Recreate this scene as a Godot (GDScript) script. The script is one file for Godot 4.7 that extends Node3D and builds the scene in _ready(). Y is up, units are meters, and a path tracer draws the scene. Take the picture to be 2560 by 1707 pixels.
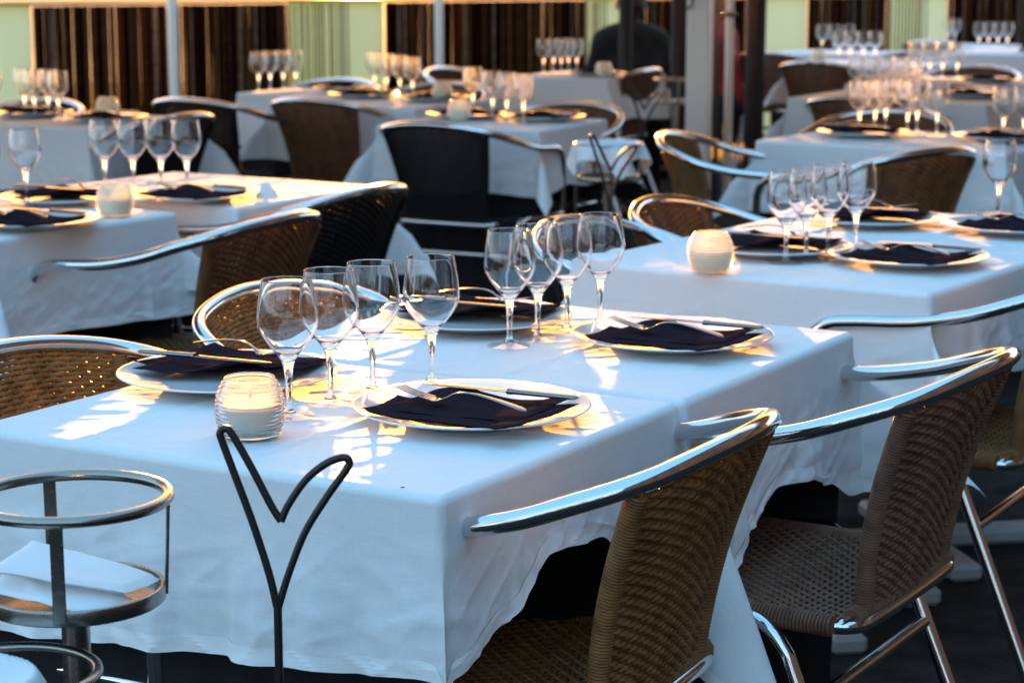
extends Node3D

# ------------------------------------------------------------------ mesh collector
class MB:
	var v := PackedVector3Array()
	var uv := PackedVector2Array()
	var idx := PackedInt32Array()

	func tri(a: int, b: int, c: int) -> void:
		idx.append(a); idx.append(b); idx.append(c)

	func grid(rows: Array, wrap := false, uvs: Array = [], flip := false) -> void:
		var base := v.size()
		var m: int = rows.size()
		var n: int = rows[0].size()
		for i in m:
			v.append_array(rows[i])
			if uvs.size():
				uv.append_array(uvs[i])
			else:
				for j in n:
					uv.append(Vector2(0, 0))
		var last := n if wrap else n - 1
		for i in m - 1:
			for j in last:
				var a := base + i * n + j
				var b := base + i * n + (j + 1) % n
				var c := base + (i + 1) * n + (j + 1) % n
				var d := base + (i + 1) * n + j
				if flip:
					tri(a, b, d); tri(b, c, d)
				else:
					tri(a, d, b); tri(b, d, c)

	func fan(ring: PackedVector3Array, flip := false) -> void:
		var base := v.size()
		var mid := Vector3.ZERO
		for p in ring:
			mid += p
		v.append(mid / ring.size()); uv.append(Vector2.ZERO)
		v.append_array(ring)
		for p in ring:
			uv.append(Vector2.ZERO)
		for j in ring.size():
			var a := base + 1 + j
			var b := base + 1 + (j + 1) % ring.size()
			if flip:
				tri(base, b, a)
			else:
				tri(base, a, b)

	# closed tube along a path; radius may be one number or one per point; sq flattens it upwards
	func tube(path: PackedVector3Array, r, seg := 8, closed := false, sq := 1.0) -> void:
		var n := path.size()
		var rows := []
		var t0 := (path[1] - path[0]).normalized()
		var a := t0.cross(Vector3.UP)
		if a.length() < 0.1:
			a = t0.cross(Vector3.RIGHT)
		a = a.normalized()
		for i in n:
			var t: Vector3
			if closed:
				t = path[(i + 1) % n] - path[(i + n - 1) % n]
			else:
				t = path[mini(i + 1, n - 1)] - path[maxi(i - 1, 0)]
			t = t.normalized()
			a = (a - t * a.dot(t)).normalized()
			var b := t.cross(a)
			var rr: float = r[i] if r is Array or r is PackedFloat32Array else r
			var row := PackedVector3Array()
			for j in seg:
				var w := TAU * j / seg
				row.append(path[i] + a * cos(w) * rr + b * sin(w) * rr * sq)
			rows.append(row)
		if closed:
			rows.append(rows[0].duplicate())
			grid(rows, true)
		else:
			grid(rows, true)
			fan(rows[0], true)
			fan(rows[n - 1], false)

	func lathe(prof: Array, seg := 32, at := Vector3.ZERO) -> void:
		var rows := []
		for p in prof:
			var row := PackedVector3Array()
			for j in seg:
				var w := TAU * j / seg
				row.append(at + Vector3(p.x * cos(w), p.y, p.x * sin(w)))
			rows.append(row)
		grid(rows, true)

	func out_tri(a: Vector3, b: Vector3, c: Vector3, mid: Vector3) -> void:
		var s := v.size()
		v.append_array([a, b, c])
		uv.append_array([Vector2.ZERO, Vector2.ZERO, Vector2.ZERO])
		if (c - a).cross(b - a).dot((a + b + c) / 3.0 - mid) < 0:
			tri(s, s + 2, s + 1)
		else:
			tri(s, s + 1, s + 2)

	func box(mid: Vector3, size: Vector3, bevel := 0.003, basis := Basis()) -> void:
		var h := size / 2
		var bv := minf(bevel, minf(h.x, minf(h.y, h.z)) * 0.9)
		var P := func(s: Vector3, ax: int) -> Vector3:
			var q := Vector3(s.x * (h.x - bv), s.y * (h.y - bv), s.z * (h.z - bv))
			q[ax] = s[ax] * h[ax]
			return mid + basis * q
		for ax in 3:
			var u := (ax + 1) % 3
			var w := (ax + 2) % 3
			for s in [-1.0, 1.0]:
				var c := []
				for k in [[-1, -1], [1, -1], [1, 1], [-1, 1]]:
					var sg := Vector3()
					sg[ax] = s; sg[u] = k[0]; sg[w] = k[1]
					c.append(P.call(sg, ax))
				out_tri(c[0], c[1], c[2], mid); out_tri(c[0], c[2], c[3], mid)
			for k in [[-1, -1], [1, -1], [1, 1], [-1, 1]]:
				var s0 := Vector3(); var s1 := Vector3()
				s0[ax] = -1; s1[ax] = 1
				s0[u] = k[0]; s1[u] = k[0]; s0[w] = k[1]; s1[w] = k[1]
				var q := [P.call(s0, u), P.call(s1, u), P.call(s1, w), P.call(s0, w)]
				out_tri(q[0], q[1], q[2], mid); out_tri(q[0], q[2], q[3], mid)
		for x in [-1, 1]:
			for y in [-1, 1]:
				for z in [-1, 1]:
					var s := Vector3(x, y, z)
					out_tri(P.call(s, 0), P.call(s, 1), P.call(s, 2), mid)

	func outward() -> void:
		var vol := 0.0
		for k in range(0, idx.size(), 3):
			vol += v[idx[k]].dot(v[idx[k + 2]].cross(v[idx[k + 1]]))
		if vol < 0:
			for k in range(0, idx.size(), 3):
				var t := idx[k + 1]
				idx[k + 1] = idx[k + 2]
				idx[k + 2] = t

	func mesh() -> ArrayMesh:
		var n := PackedVector3Array()
		n.resize(v.size())
		for k in range(0, idx.size(), 3):
			var a := v[idx[k]]
			var f := (v[idx[k + 2]] - a).cross(v[idx[k + 1]] - a)
			n[idx[k]] += f
			n[idx[k + 1]] += f
			n[idx[k + 2]] += f
		for k in n.size():
			n[k] = n[k].normalized() if n[k].length_squared() > 1e-24 else Vector3.UP
		var arr := []
		arr.resize(Mesh.ARRAY_MAX)
		arr[Mesh.ARRAY_VERTEX] = v
		arr[Mesh.ARRAY_NORMAL] = n
		arr[Mesh.ARRAY_TEX_UV] = uv
		arr[Mesh.ARRAY_INDEX] = idx
		var m := ArrayMesh.new()
		m.add_surface_from_arrays(Mesh.PRIMITIVE_TRIANGLES, arr)
		return m

# ------------------------------------------------------------------ naming and grouping
var rng := RandomNumberGenerator.new()
var used := {}
var M := {}

func numbered(called: String) -> String:
	var k: int = used.get(called, 0)
	used[called] = k + 1
	return called if k == 0 else "%s_%03d" % [called, k]

func tag(o: Node, label: String, category: String, group := "", kind := "") -> Node:
	if label:
		o.set_meta("label", label)
	if category:
		o.set_meta("category", category)
	if group:
		o.set_meta("group", group)
	if kind:
		o.set_meta("kind", kind)
	return o

func part(called: String, mb, mat: Material, parent: Node) -> MeshInstance3D:
	var o := MeshInstance3D.new()
	o.name = called
	o.mesh = mb.mesh() if mb is MB else mb
	o.material_override = mat
	parent.add_child(o, true)
	return o

func single(called: String, mb, mat: Material) -> MeshInstance3D:
	var o := MeshInstance3D.new()
	o.name = numbered(called)
	o.mesh = mb.mesh() if mb is MB else mb
	o.material_override = mat
	add_child(o, true)
	return o

func root_of(called: String) -> Node3D:
	var o := Node3D.new()
	o.name = numbered(called)
	add_child(o, true)
	return o

func copy_of(src: Node3D, called: String) -> Node3D:
	var o: Node3D = src.duplicate()
	o.name = numbered(called)
	for m in ["label", "category", "group"]:
		if o.has_meta(m):
			o.remove_meta(m)
	add_child(o, true)
	return o

var first_made := {}
# the first call uses the prototype itself, later ones take copies
func take(key: String, called: String, maker: Callable) -> Node3D:
	if not first_made.has(key):
		var o: Node3D = maker.call()
		first_made[key] = o
		return o
	return copy_of(first_made[key], called)

func curve(pts: Array, step := 8) -> PackedVector3Array:
	var out := PackedVector3Array()
	var n := pts.size()
	for i in n - 1:
		var p0: Vector3 = pts[maxi(i - 1, 0)]
		var p1: Vector3 = pts[i]
		var p2: Vector3 = pts[i + 1]
		var p3: Vector3 = pts[mini(i + 2, n - 1)]
		for k in step:
			out.append(p1.cubic_interpolate(p2, p0, p3, float(k) / step))
	out.append(pts[n - 1])
	return out

# ------------------------------------------------------------------ materials
func lin(r: float, g: float, b: float) -> Color:
	return Color(r, g, b).linear_to_srgb()

func mat(called: String, c: Color, rough := 0.6, metal := 0.0) -> StandardMaterial3D:
	var m := StandardMaterial3D.new()
	m.resource_name = called
	m.albedo_color = c
	m.roughness = rough
	m.metallic = metal
	M[called] = m
	return m

func noise_tex(freq: float, ramp: Array = [], size := 512, normal := false, strength := 4.0, oct := 4, sd := 1) -> NoiseTexture2D:
	var n := FastNoiseLite.new()
	n.noise_type = FastNoiseLite.TYPE_SIMPLEX_SMOOTH
	n.frequency = freq
	n.fractal_octaves = oct
	n.seed = sd
	var t := NoiseTexture2D.new()
	t.width = size
	t.height = size
	t.seamless = true
	t.noise = n
	if normal:
		t.as_normal_map = true
		t.bump_strength = strength
	if ramp.size():
		var g := Gradient.new()
		g.offsets = ramp[0]
		g.colors = ramp[1]
		t.color_ramp = g
	return t

func linen_image(sd: int) -> ImageTexture:
	# threads of uneven thickness in both directions
	var n := 512
	var r := RandomNumberGenerator.new()
	r.seed = sd
	var hor := PackedFloat32Array(); var ver := PackedFloat32Array()
	for k in n:
		hor.append(r.randf()); ver.append(r.randf())
	var fn := FastNoiseLite.new()
	fn.seed = sd
	fn.frequency = 0.012
	var im := Image.create(n, n, false, Image.FORMAT_RGB8)
	for y in n:
		for x in n:
			var slub := fn.get_noise_2d(x * 0.6, y * 14.0)
			var slub2 := fn.get_noise_2d(x * 14.0 + 900.0, y * 0.6)
			var q := 0.5 + 0.2 * (hor[y] - 0.5) + 0.2 * (ver[x] - 0.5) + 0.22 * slub + 0.22 * slub2
			im.set_pixel(x, y, Color(q, q, q))
	return ImageTexture.create_from_image(im)

func tint_image(src: ImageTexture, lo: float, hi: float) -> ImageTexture:
	var im: Image = src.get_image().duplicate()
	for y in im.get_height():
		for x in im.get_width():
			var q := im.get_pixel(x, y).r
			var w := lerpf(lo, hi, clampf(q, 0, 1))
			im.set_pixel(x, y, Color(w, w, w))
	return ImageTexture.create_from_image(im)

func make_materials() -> void:
	var weave := linen_image(3)
	var cl := mat("white_linen", Color(1, 1, 1), 0.75)
	cl.albedo_texture = tint_image(weave, 0.88, 0.945)
	cl.uv1_scale = Vector3(7, 7, 1)
	cl.heightmap_enabled = true
	cl.heightmap_texture = weave
	cl.heightmap_scale = 0.03
	cl.normal_enabled = true
	cl.normal_texture = noise_tex(0.006, [], 512, true, 3.0, 3, 5)
	cl.normal_scale = 0.55
	cl.backlight_enabled = true
	cl.backlight = Color(0.32, 0.32, 0.32)
	cl.metallic_specular = 0.3
	var hem := mat("white_hem", lin(0.88, 0.88, 0.87), 0.85)
	hem.metallic_specular = 0.25
	hem.heightmap_enabled = true
	hem.heightmap_texture = weave
	hem.heightmap_scale = 0.05
	hem.uv1_scale = Vector3(4.5, 4.5, 1)
	mat("black_cloth", lin(0.006, 0.006, 0.007), 0.95)
	mat("white_napkin", lin(0.82, 0.82, 0.82), 0.8)
	var nv := mat("navy_napkin", lin(0.030, 0.019, 0.025), 0.95)
	nv.specular_mode = BaseMaterial3D.SPECULAR_DISABLED
	nv.heightmap_enabled = true
	nv.heightmap_texture = weave
	nv.heightmap_scale = 0.03
	nv.uv1_triplanar = true
	nv.uv1_scale = Vector3(9, 9, 9)
	var al := mat("aluminium", Color(0.86, 0.86, 0.86), 0.16, 1.0)
	al.roughness_texture = noise_tex(0.02, [PackedFloat32Array([0.0, 1.0]), PackedColorArray([Color(0.75, 0.75, 0.75), Color(1, 1, 1)])], 256, false, 1, 4, 9)
	al.roughness = 0.11
	al.uv1_triplanar = true
	al.uv1_scale = Vector3(9, 9, 9)
	al.normal_enabled = true
	al.normal_texture = noise_tex(0.05, [], 256, true, 1.0, 4, 21)
	al.normal_scale = 0.05
	var st := mat("dull_steel", Color(0.62, 0.6, 0.57), 0.3, 1.0)
	st.roughness_texture = al.roughness_texture
	st.uv1_triplanar = true
	st.uv1_scale = Vector3(14, 14, 14)
	mat("cutlery_steel", Color(0.55, 0.54, 0.53), 0.09, 1.0)
	mat("black_wire", lin(0.012, 0.011, 0.01), 0.42)
	mat("rubber", lin(0.02, 0.02, 0.02), 0.8)
	for w in [["wicker_tan", lin(0.31, 0.14, 0.047)], ["wicker_brown", lin(0.26, 0.13, 0.082)], ["wicker_honey", lin(0.42, 0.175, 0.05)], ["wicker_black", lin(0.006, 0.006, 0.007)], ["wicker_umber", lin(0.20, 0.085, 0.034)]]:
		var wm := mat(w[0], w[1], 0.62)
		wm.metallic_specular = 0.35
		wm.albedo_texture = noise_tex(0.02, [PackedFloat32Array([0.0, 0.5, 1.0]), PackedColorArray([Color(0.62, 0.6, 0.58), Color(0.88, 0.88, 0.88), Color(1, 1, 1)])], 256, false, 1, 5, 31)
		wm.uv1_triplanar = true
		wm.uv1_scale = Vector3(4, 4, 4)
	var gl := mat("clear_glass", Color(1, 1, 1, 0.0), 0.0)
	gl.refraction_enabled = true
	gl.refraction_scale = 0.052
	var fg := mat("far_glass", Color(1, 1, 1, 0.0), 0.06)
	fg.refraction_enabled = true
	fg.refraction_scale = 0.052
	var pn := mat("thin_glass", Color(1, 1, 1, 0.02), 0.0)
	pn.transparency = BaseMaterial3D.TRANSPARENCY_ALPHA
	pn.roughness = 0.1
	pn.metallic_specular = 0.65
	var pf := mat("foot_glass", Color(1, 1, 1, 0.0), 0.0)
	pf.transparency = BaseMaterial3D.TRANSPARENCY_ALPHA
	var por := mat("porcelain", lin(0.78, 0.79, 0.79), 0.1)
	por.clearcoat_enabled = true
	por.clearcoat = 0.6
	por.clearcoat_roughness = 0.05
	var fr := mat("frosted_holder", Color(1.0, 0.95, 0.85, 0.38), 0.24)
	fr.transparency = BaseMaterial3D.TRANSPARENCY_ALPHA
	fr.backlight_enabled = true
	fr.backlight = Color(0.22, 0.23, 0.20)
	var wax := mat("cream_wax", lin(0.90, 0.86, 0.70), 0.45)
	wax.subsurf_scatter_enabled = true
	wax.subsurf_scatter_strength = 0.5
	wax.backlight_enabled = true
	wax.backlight = Color(0.36, 0.34, 0.28)
	mat("wick", lin(0.01, 0.01, 0.01), 0.9)
	mat("table_grey", lin(0.3, 0.3, 0.3), 0.4)
	mat("table_top", lin(0.2, 0.2, 0.2), 0.6)
	mat("black_base", lin(0.01, 0.01, 0.01), 0.5)
	mat("white_paint", lin(0.93, 0.88, 0.78), 0.5)
	mat("dark_bracket", lin(0.03, 0.03, 0.03), 0.4)
	var dw := mat("dark_wood", lin(0.03, 0.021, 0.016), 0.7)
	dw.albedo_texture = noise_tex(0.03, [PackedFloat32Array([0.0, 1.0]), PackedColorArray([Color(0.5, 0.5, 0.5), Color(1, 1, 1)])], 256, false, 1, 5, 77)
	dw.uv1_triplanar = true
	dw.uv1_scale = Vector3(6, 0.8, 6)
	var asp := mat("paving_dark", lin(0.042, 0.039, 0.037), 0.9)
	asp.metallic_specular = 0.2
	asp.albedo_texture = noise_tex(0.02, [PackedFloat32Array([0.0, 1.0]), PackedColorArray([Color(0.6, 0.6, 0.6), Color(1, 1, 1)])], 512, false, 1, 6, 15)
	asp.uv1_triplanar = true
	asp.uv1_world_triplanar = true
	asp.uv1_scale = Vector3(0.8, 0.8, 0.8)
	asp.heightmap_enabled = true
	asp.heightmap_texture = noise_tex(0.12, [], 512, false, 1, 4, 16)
	asp.heightmap_scale = 0.25
	var cv := mat("canvas", lin(0.62, 0.56, 0.45), 0.9)
	cv.backlight_enabled = true
	cv.backlight = Color(0.3, 0.28, 0.24)
	mat("facade", lin(0.10, 0.075, 0.055), 0.9)
	mat("window_dark", lin(0.02, 0.025, 0.03), 0.1)
	var lf := mat("leaf", lin(0.014, 0.02, 0.008), 0.8)
	lf.metallic_specular = 0.2
	var ps := mat("pale_stone", lin(0.22, 0.2, 0.17), 0.9)
	ps.metallic_specular = 0.3
	var sea := mat("sea", lin(0.17, 0.17, 0.16), 0.9)
	sea.metallic_specular = 0.3
	sea.normal_enabled = true
	sea.normal_texture = noise_tex(0.02, [], 512, true, 6.0, 4, 51)
	sea.normal_scale = 0.5
	sea.uv1_triplanar = true
	sea.uv1_world_triplanar = true
	sea.uv1_scale = Vector3(0.12, 0.12, 0.12)
	var mint := mat("mint_glass", lin(0.62, 0.80, 0.68), 0.3)
	mint.backlight_enabled = true
	mint.backlight = Color(0.27, 0.40, 0.38)
	mat("rail_brass", lin(0.62, 0.46, 0.2), 0.35)
	var bk := mat("backing", lin(0.018, 0.009, 0.006), 0.9)
	bk.specular_mode = BaseMaterial3D.SPECULAR_DISABLED
	var k := 0
	for c in [lin(0.020, 0.009, 0.006), lin(0.042, 0.017, 0.009), lin(0.085, 0.034, 0.016), lin(0.22, 0.11, 0.05), lin(0.42, 0.34, 0.25), lin(0.26, 0.05, 0.02), lin(0.42, 0.24, 0.07)]:
		var rm := mat("reed_%d" % k, c, 0.6)
		rm.specular_mode = BaseMaterial3D.SPECULAR_DISABLED
		rm.albedo_texture = dw.albedo_texture
		rm.uv1_triplanar = true
		rm.uv1_scale = Vector3(5, 2.2, 5)
		k += 1
	mat("skin", lin(0.42, 0.2, 0.12), 0.55)
	mat("hair_dark", lin(0.02, 0.012, 0.008), 0.6)
	mat("hair_fair", lin(0.4, 0.2, 0.06), 0.6)
	mat("shirt_black", lin(0.008, 0.008, 0.009), 0.9)
	mat("shirt_red", lin(0.30, 0.012, 0.012), 0.85)
	mat("trousers", lin(0.02, 0.022, 0.03), 0.9)
	mat("eye_white", lin(0.6, 0.6, 0.6), 0.2)
	mat("shoe", lin(0.015, 0.012, 0.01), 0.5)

# ------------------------------------------------------------------ tables
# a table is its near right corner, the turn of its front edge, its width (to the left) and depth (away)
const TABLES := {
	"front": [-0.079, -2.325, 30.5, 0.74, 0.615, "front table"],
	"second": [0.241, -2.868, 30.5, 0.74, 0.64, "table joined behind the front one"],
	"right": [0.768, -3.819, 34.0, 0.78, 0.60, "right table with the big candle"],
	"right_rear": [1.105, -4.319, 34.0, 0.78, 0.60, "rear half of the right table"],
	"left": [-1.14, -4.575, 32.0, 0.74, 0.62, "left table with the glowing candle"],
	"left_rear": [-0.68, -5.19, 32.0, 0.74, 0.62, "rear half of the left table"],
	"middle": [0.10, -7.60, 26.0, 0.68, 0.62, "middle table behind the black chair"],
	"inner": [-0.40, -8.75, 31.0, 0.76, 0.62, "table behind the brown middle chair"],
	"inner_left": [-0.75, -9.50, 31.0, 0.62, 0.52, "table left of the brown middle chair"],
	"far_left": [-1.54, -7.68, 31.0, 0.80, 0.66, "far left table before the reed fence"],
	"black_man": [0.50, -10.95, 30.5, 0.62, 0.66, "table before the person in black"],
	"sunny": [1.58, -6.68, 34.0, 0.91, 0.70, "sunlit table right of the white post"],
	"sunny_right": [2.38, -6.75, 34.0, 0.76, 0.70, "table at the right frame edge"],
	"golden": [2.02, -9.00, 30.5, 0.92, 0.66, "golden table behind the sunlit one"],
	"golden_far": [2.34, -10.15, 30.5, 0.80, 0.90, "third sunlit table on the right"],
	"fence_mid": [2.36, -12.28, 30.5, 0.84, 0.66, "table before the fence right of the trunk"],
	"fence_back": [2.40, -13.78, 30.5, 0.80, 0.62, "dim table close to the fence"],
	"fence_right": [3.60, -13.75, 30.5, 0.90, 0.95, "far right table by the fence"],
	"corner": [3.42, -15.02, 30.5, 0.62, 0.60, "last table in the far right corner"],
}

func axes(key: String) -> Array:      # [right, front] unit vectors of the table
	var a := deg_to_rad(TABLES[key][2])
	return [Vector3(cos(a), 0, sin(a)), Vector3(-sin(a), 0, cos(a))]

func on_table(key: String, from_right: float, from_front: float, h := 0.75) -> Vector3:
	var t: Array = TABLES[key]
	var ax := axes(key)
	return Vector3(t[0], h, t[1]) - ax[0] * from_right - ax[1] * from_front

func knots(a: Array, t: float) -> float:
	var k := t * (a.size() - 1)
	var i := clampi(int(k), 0, a.size() - 2)
	return lerpf(a[i], a[i + 1], smoothstep(0, 1, k - i))

# a cloth over a half-size ax x az top: sides are +Z front, +X right, -Z back, -X left
func cloth_rows(ax: float, az: float, drops: Array, sd: int, R: float, flare: float, wave: float, kappas: Array, inward := 0.0, lo := 0.0, cut := 0.0, lift := 0.0) -> MB:
	var fn := FastNoiseLite.new()
	fn.seed = sd
	fn.frequency = 1.0
	fn.fractal_octaves = 2
	var mb := MB.new()
	var ix := ax - R
	var iz := az - R
	# walk once round the rim: list of (corner point, outward direction, dir of hanging, drop, uv out)
	var rim := []
	var nrm := [Vector3(0, 0, 1), Vector3(1, 0, 0), Vector3(0, 0, -1), Vector3(-1, 0, 0)]
	var cor := [Vector3(-ix, 0, iz), Vector3(ix, 0, iz), Vector3(ix, 0, -iz), Vector3(-ix, 0, -iz)]
	var side_n := 44 if flare < 0.0 else 84
	var cor_n := 22
	var waves := func(side: int, s: float) -> float:
		var e := sin(PI * clampf(s, 0, 1))
		return wave * (0.4 + 0.6 * e) * (fn.get_noise_2d(s * 3.2 + side * 17.3, sd * 0.37) * 1.3 + 0.5 * fn.get_noise_2d(s * 8.5 + side * 9.1, 4.0))
	for side in 4:
		var n: Vector3 = nrm[side]
		var a: Vector3 = cor[side]
		var b: Vector3 = cor[(side + 1) % 4]
		for k in side_n + 1:
			var s := float(k) / side_n
			var inn := -inward * smoothstep(0.0, 0.2, s) * smoothstep(0.0, 0.2, 1.0 - s) if side % 2 == 1 else 0.0
			var w: float = maxf(flare + waves.call(side, s), 0.02) if flare > 0 else minf(flare + waves.call(side, s), -0.02)
			rim.append([a.lerp(b, s), n, n * (w + inn), knots(drops[side], s), n])
		var n2: Vector3 = nrm[(side + 1) % 4]
		var d1: float = knots(drops[side], 1.0)
		var d2: float = knots(drops[(side + 1) % 4], 0.0)
		var w1: float = maxf(flare + waves.call(side, 1.0), 0.02) if flare > 0 else -0.02
		var w2: float = maxf(flare + waves.call((side + 1) % 4, 0.0), 0.02) if flare > 0 else -0.02
		var kq = kappas[side]
		var kappa: float = kq.x if kq is Vector2 else kq
		var diag := (n + n2).normalized()
		var tang := (n2 - n).normalized()
		var twist := fn.get_noise_2d(side * 5.7, 77.0) * 0.5 * minf(kappa * 2.0, 1.0)
		if kq is Vector2:
			twist = kq.y
		for k in range(1, cor_n):
			var t := float(k) / cor_n
			var th := t * PI / 2
			var rad := minf(d1 / maxf(cos(th), 0.01), d2 / maxf(sin(th), 0.01))
			rad = minf(rad, maxf(d1, d2) * 1.45)
			var hang := n * w1 * (1 - t) + n2 * w2 * t + diag * kappa * pow(sin(PI * t), 1.3) + tang * (0.16 * minf(kappa * 2.0, 1.0) * sin(TAU * t) + twist * pow(sin(PI * t), 2.0) * kappa)
			rim.append([b, (n * cos(th) + n2 * sin(th)), hang, rad, n * cos(th) + n2 * sin(th)])
	var cnt := rim.size()
	var rows := []
	var uvs := []
	var arc := R * PI / 2
	var nv := 26 if flare < 0.0 else 40
	for i in nv + 1:
		var row := PackedVector3Array()
		var ur := PackedVector2Array()
		for j in cnt + 1:
			var q: Array = rim[j % cnt]
			var f := float(i) / nv
			var r: float
			if lo == 0.0:
				r = arc * minf(1.0, f / 0.2) + maxf(0.0, (f - 0.2) / 0.8) * maxf(q[3] - cut - arc, 0.0)
			else:
				r = lerpf(q[3] - lo, q[3], f)
			var base: Vector3 = q[0]
			var n: Vector3 = q[1]
			var p: Vector3
			if r < arc:
				var phi := r / R
				p = base + n * (R * sin(phi)) - Vector3.UP * (R * (1 - cos(phi)))
			else:
				var left := r - arc
				var h: Vector3 = q[2]
				var grow := smoothstep(0.0, 0.16, left)
				var d := (-Vector3.UP + h * grow).normalized()
				p = base + n * R - Vector3.UP * R + d * left
				# slow cross ripples and creases
				var along := base.x + base.z
				p += n * 0.0022 * fn.get_noise_2d(along * 8.0 + sd, r * 18.0) * grow
				p += n * 0.0022 * pow(1.0 - absf(fn.get_noise_2d(along * 5.0 + r * 9.0, r * 4.0 - along * 2.0 + sd)), 7.0) * grow
				p += n * 0.0016 * pow(1.0 - absf(fn.get_noise_2d(along * 6.0 - r * 11.0 + 50.0, r * 3.0 + sd)), 9.0) * grow
			p += n * lift
			row.append(p)
			var o: Vector3 = q[0] + q[4] * r
			ur.append(Vector2(o.x, o.z))
		rows.append(row)
		uvs.append(ur)
	mb.grid(rows, false, uvs, true)
	if lo == 0.0:
		# the top, slightly uneven, with pressed fold lines
		var nx := 110 if cut > 0.0 else 40
		var nz := 90 if cut > 0.0 else 32
		var tr := []
		var tu := []
		for i in nz + 1:
			var row := PackedVector3Array()
			var ur := PackedVector2Array()
			for j in nx + 1:
				var x := lerpf(-ix, ix, float(j) / nx)
				var z := lerpf(-iz, iz, float(i) / nz)
				var edge := minf(minf(ix - absf(x), iz - absf(z)) / 0.03, 1.0)
				var y := (0.0016 * fn.get_noise_2d(x * 5.0, z * 5.0) + 0.0022 * exp(-pow((x - 0.06) / 0.007, 2)) + 0.0020 * exp(-pow((x + 0.19) / 0.007, 2)) + 0.0020 * exp(-pow((z + 0.04) / 0.007, 2)) + 0.0012 * pow(1.0 - absf(fn.get_noise_2d(x * 7.0 + z * 4.0, z * 6.0 - x * 3.0 + 31.0)), 8.0)) * edge
				row.append(Vector3(x, y, z))
				ur.append(Vector2(x, z))
			tr.append(row)
			tu.append(ur)
		mb.grid(tr, false, tu, false)
	return mb

func make_table(key: String, drops: Array, kappas := [0.62, 0.62, 0.62, 0.62]) -> void:
	var t: Array = TABLES[key]
	var w: float = t[3]
	var d: float = t[4]
	var c := on_table(key, w / 2, d / 2, 0.0)
	var turn := -deg_to_rad(t[2])
	var sd: int = TABLES.keys().find(key) + 11
	var far: bool = t[1] < -6.0
	var tb := root_of("restaurant_table")
	tb.position = c
	tb.rotation.y = turn
	tag(tb, "pedestal table hidden under cloths, the %s" % t[5], "table", "cloth covered restaurant tables")
	var mb := MB.new()
	mb.box(Vector3(0, 0.731, 0), Vector3(w - 0.02, 0.026, d - 0.02), 0.004)
	part("tabletop", mb, M.table_top, tb)
	mb = MB.new()
	mb.tube(PackedVector3Array([Vector3(0, 0.045, 0), Vector3(0, 0.718, 0)]), 0.035, 12)
	part("pedestal", mb, M.table_grey, tb)
	mb = MB.new()
	for s in [-1.0, 1.0]:
		mb.box(Vector3(0, 0.021 + s * 0.0015, 0), Vector3(0.60 if key.begins_with("right") else 0.46, 0.040, 0.075), 0.01, Basis(Vector3.UP, s * PI / 4))
	part("foot", mb, M.table_grey, tb)
	var tc := root_of("tablecloth")
	tc.position = c + Vector3(0, 0.7505, 0)
	tc.rotation.y = turn
	tag(tc, "white linen cloth hanging over the %s" % t[5], "tablecloth", "white tablecloths on the tables")
	part("linen", cloth_rows(w / 2, d / 2, drops, sd, 0.012, 0.03, 0.13, kappas, 0.0, 0.0, 0.0 if far else 0.0215), M.white_linen, tc)
	if not far:
		part("hem", cloth_rows(w / 2, d / 2, drops, sd, 0.012, 0.03, 0.13, kappas, 0.0, 0.022, 0.0, 0.0010), M.white_hem, tc)
	if key.begins_with("right"):
		return
	var ud := []
	for s in 4:
		ud.append([0.70, 0.69, 0.70])
	var uc := single("black_undercloth", cloth_rows(w / 2 - 0.012, d / 2 - 0.012, ud, sd + 40, 0.008, -0.03, 0.05, [0.0, 0.0, 0.0, 0.0], 0.62), M.black_cloth)
	uc.position = c + Vector3(0, 0.7465, 0)
	uc.rotation.y = turn
	tag(uc, "black floor length cloth under the white one, %s" % t[5], "undercloth", "black cloths under the white ones")

# ------------------------------------------------------------------ chairs
func hoop_at(x: float) -> Vector3:
	return Vector3(x, 0.785 - 0.56 * x * x, 0.30 - 1.3 * x * x)

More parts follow.
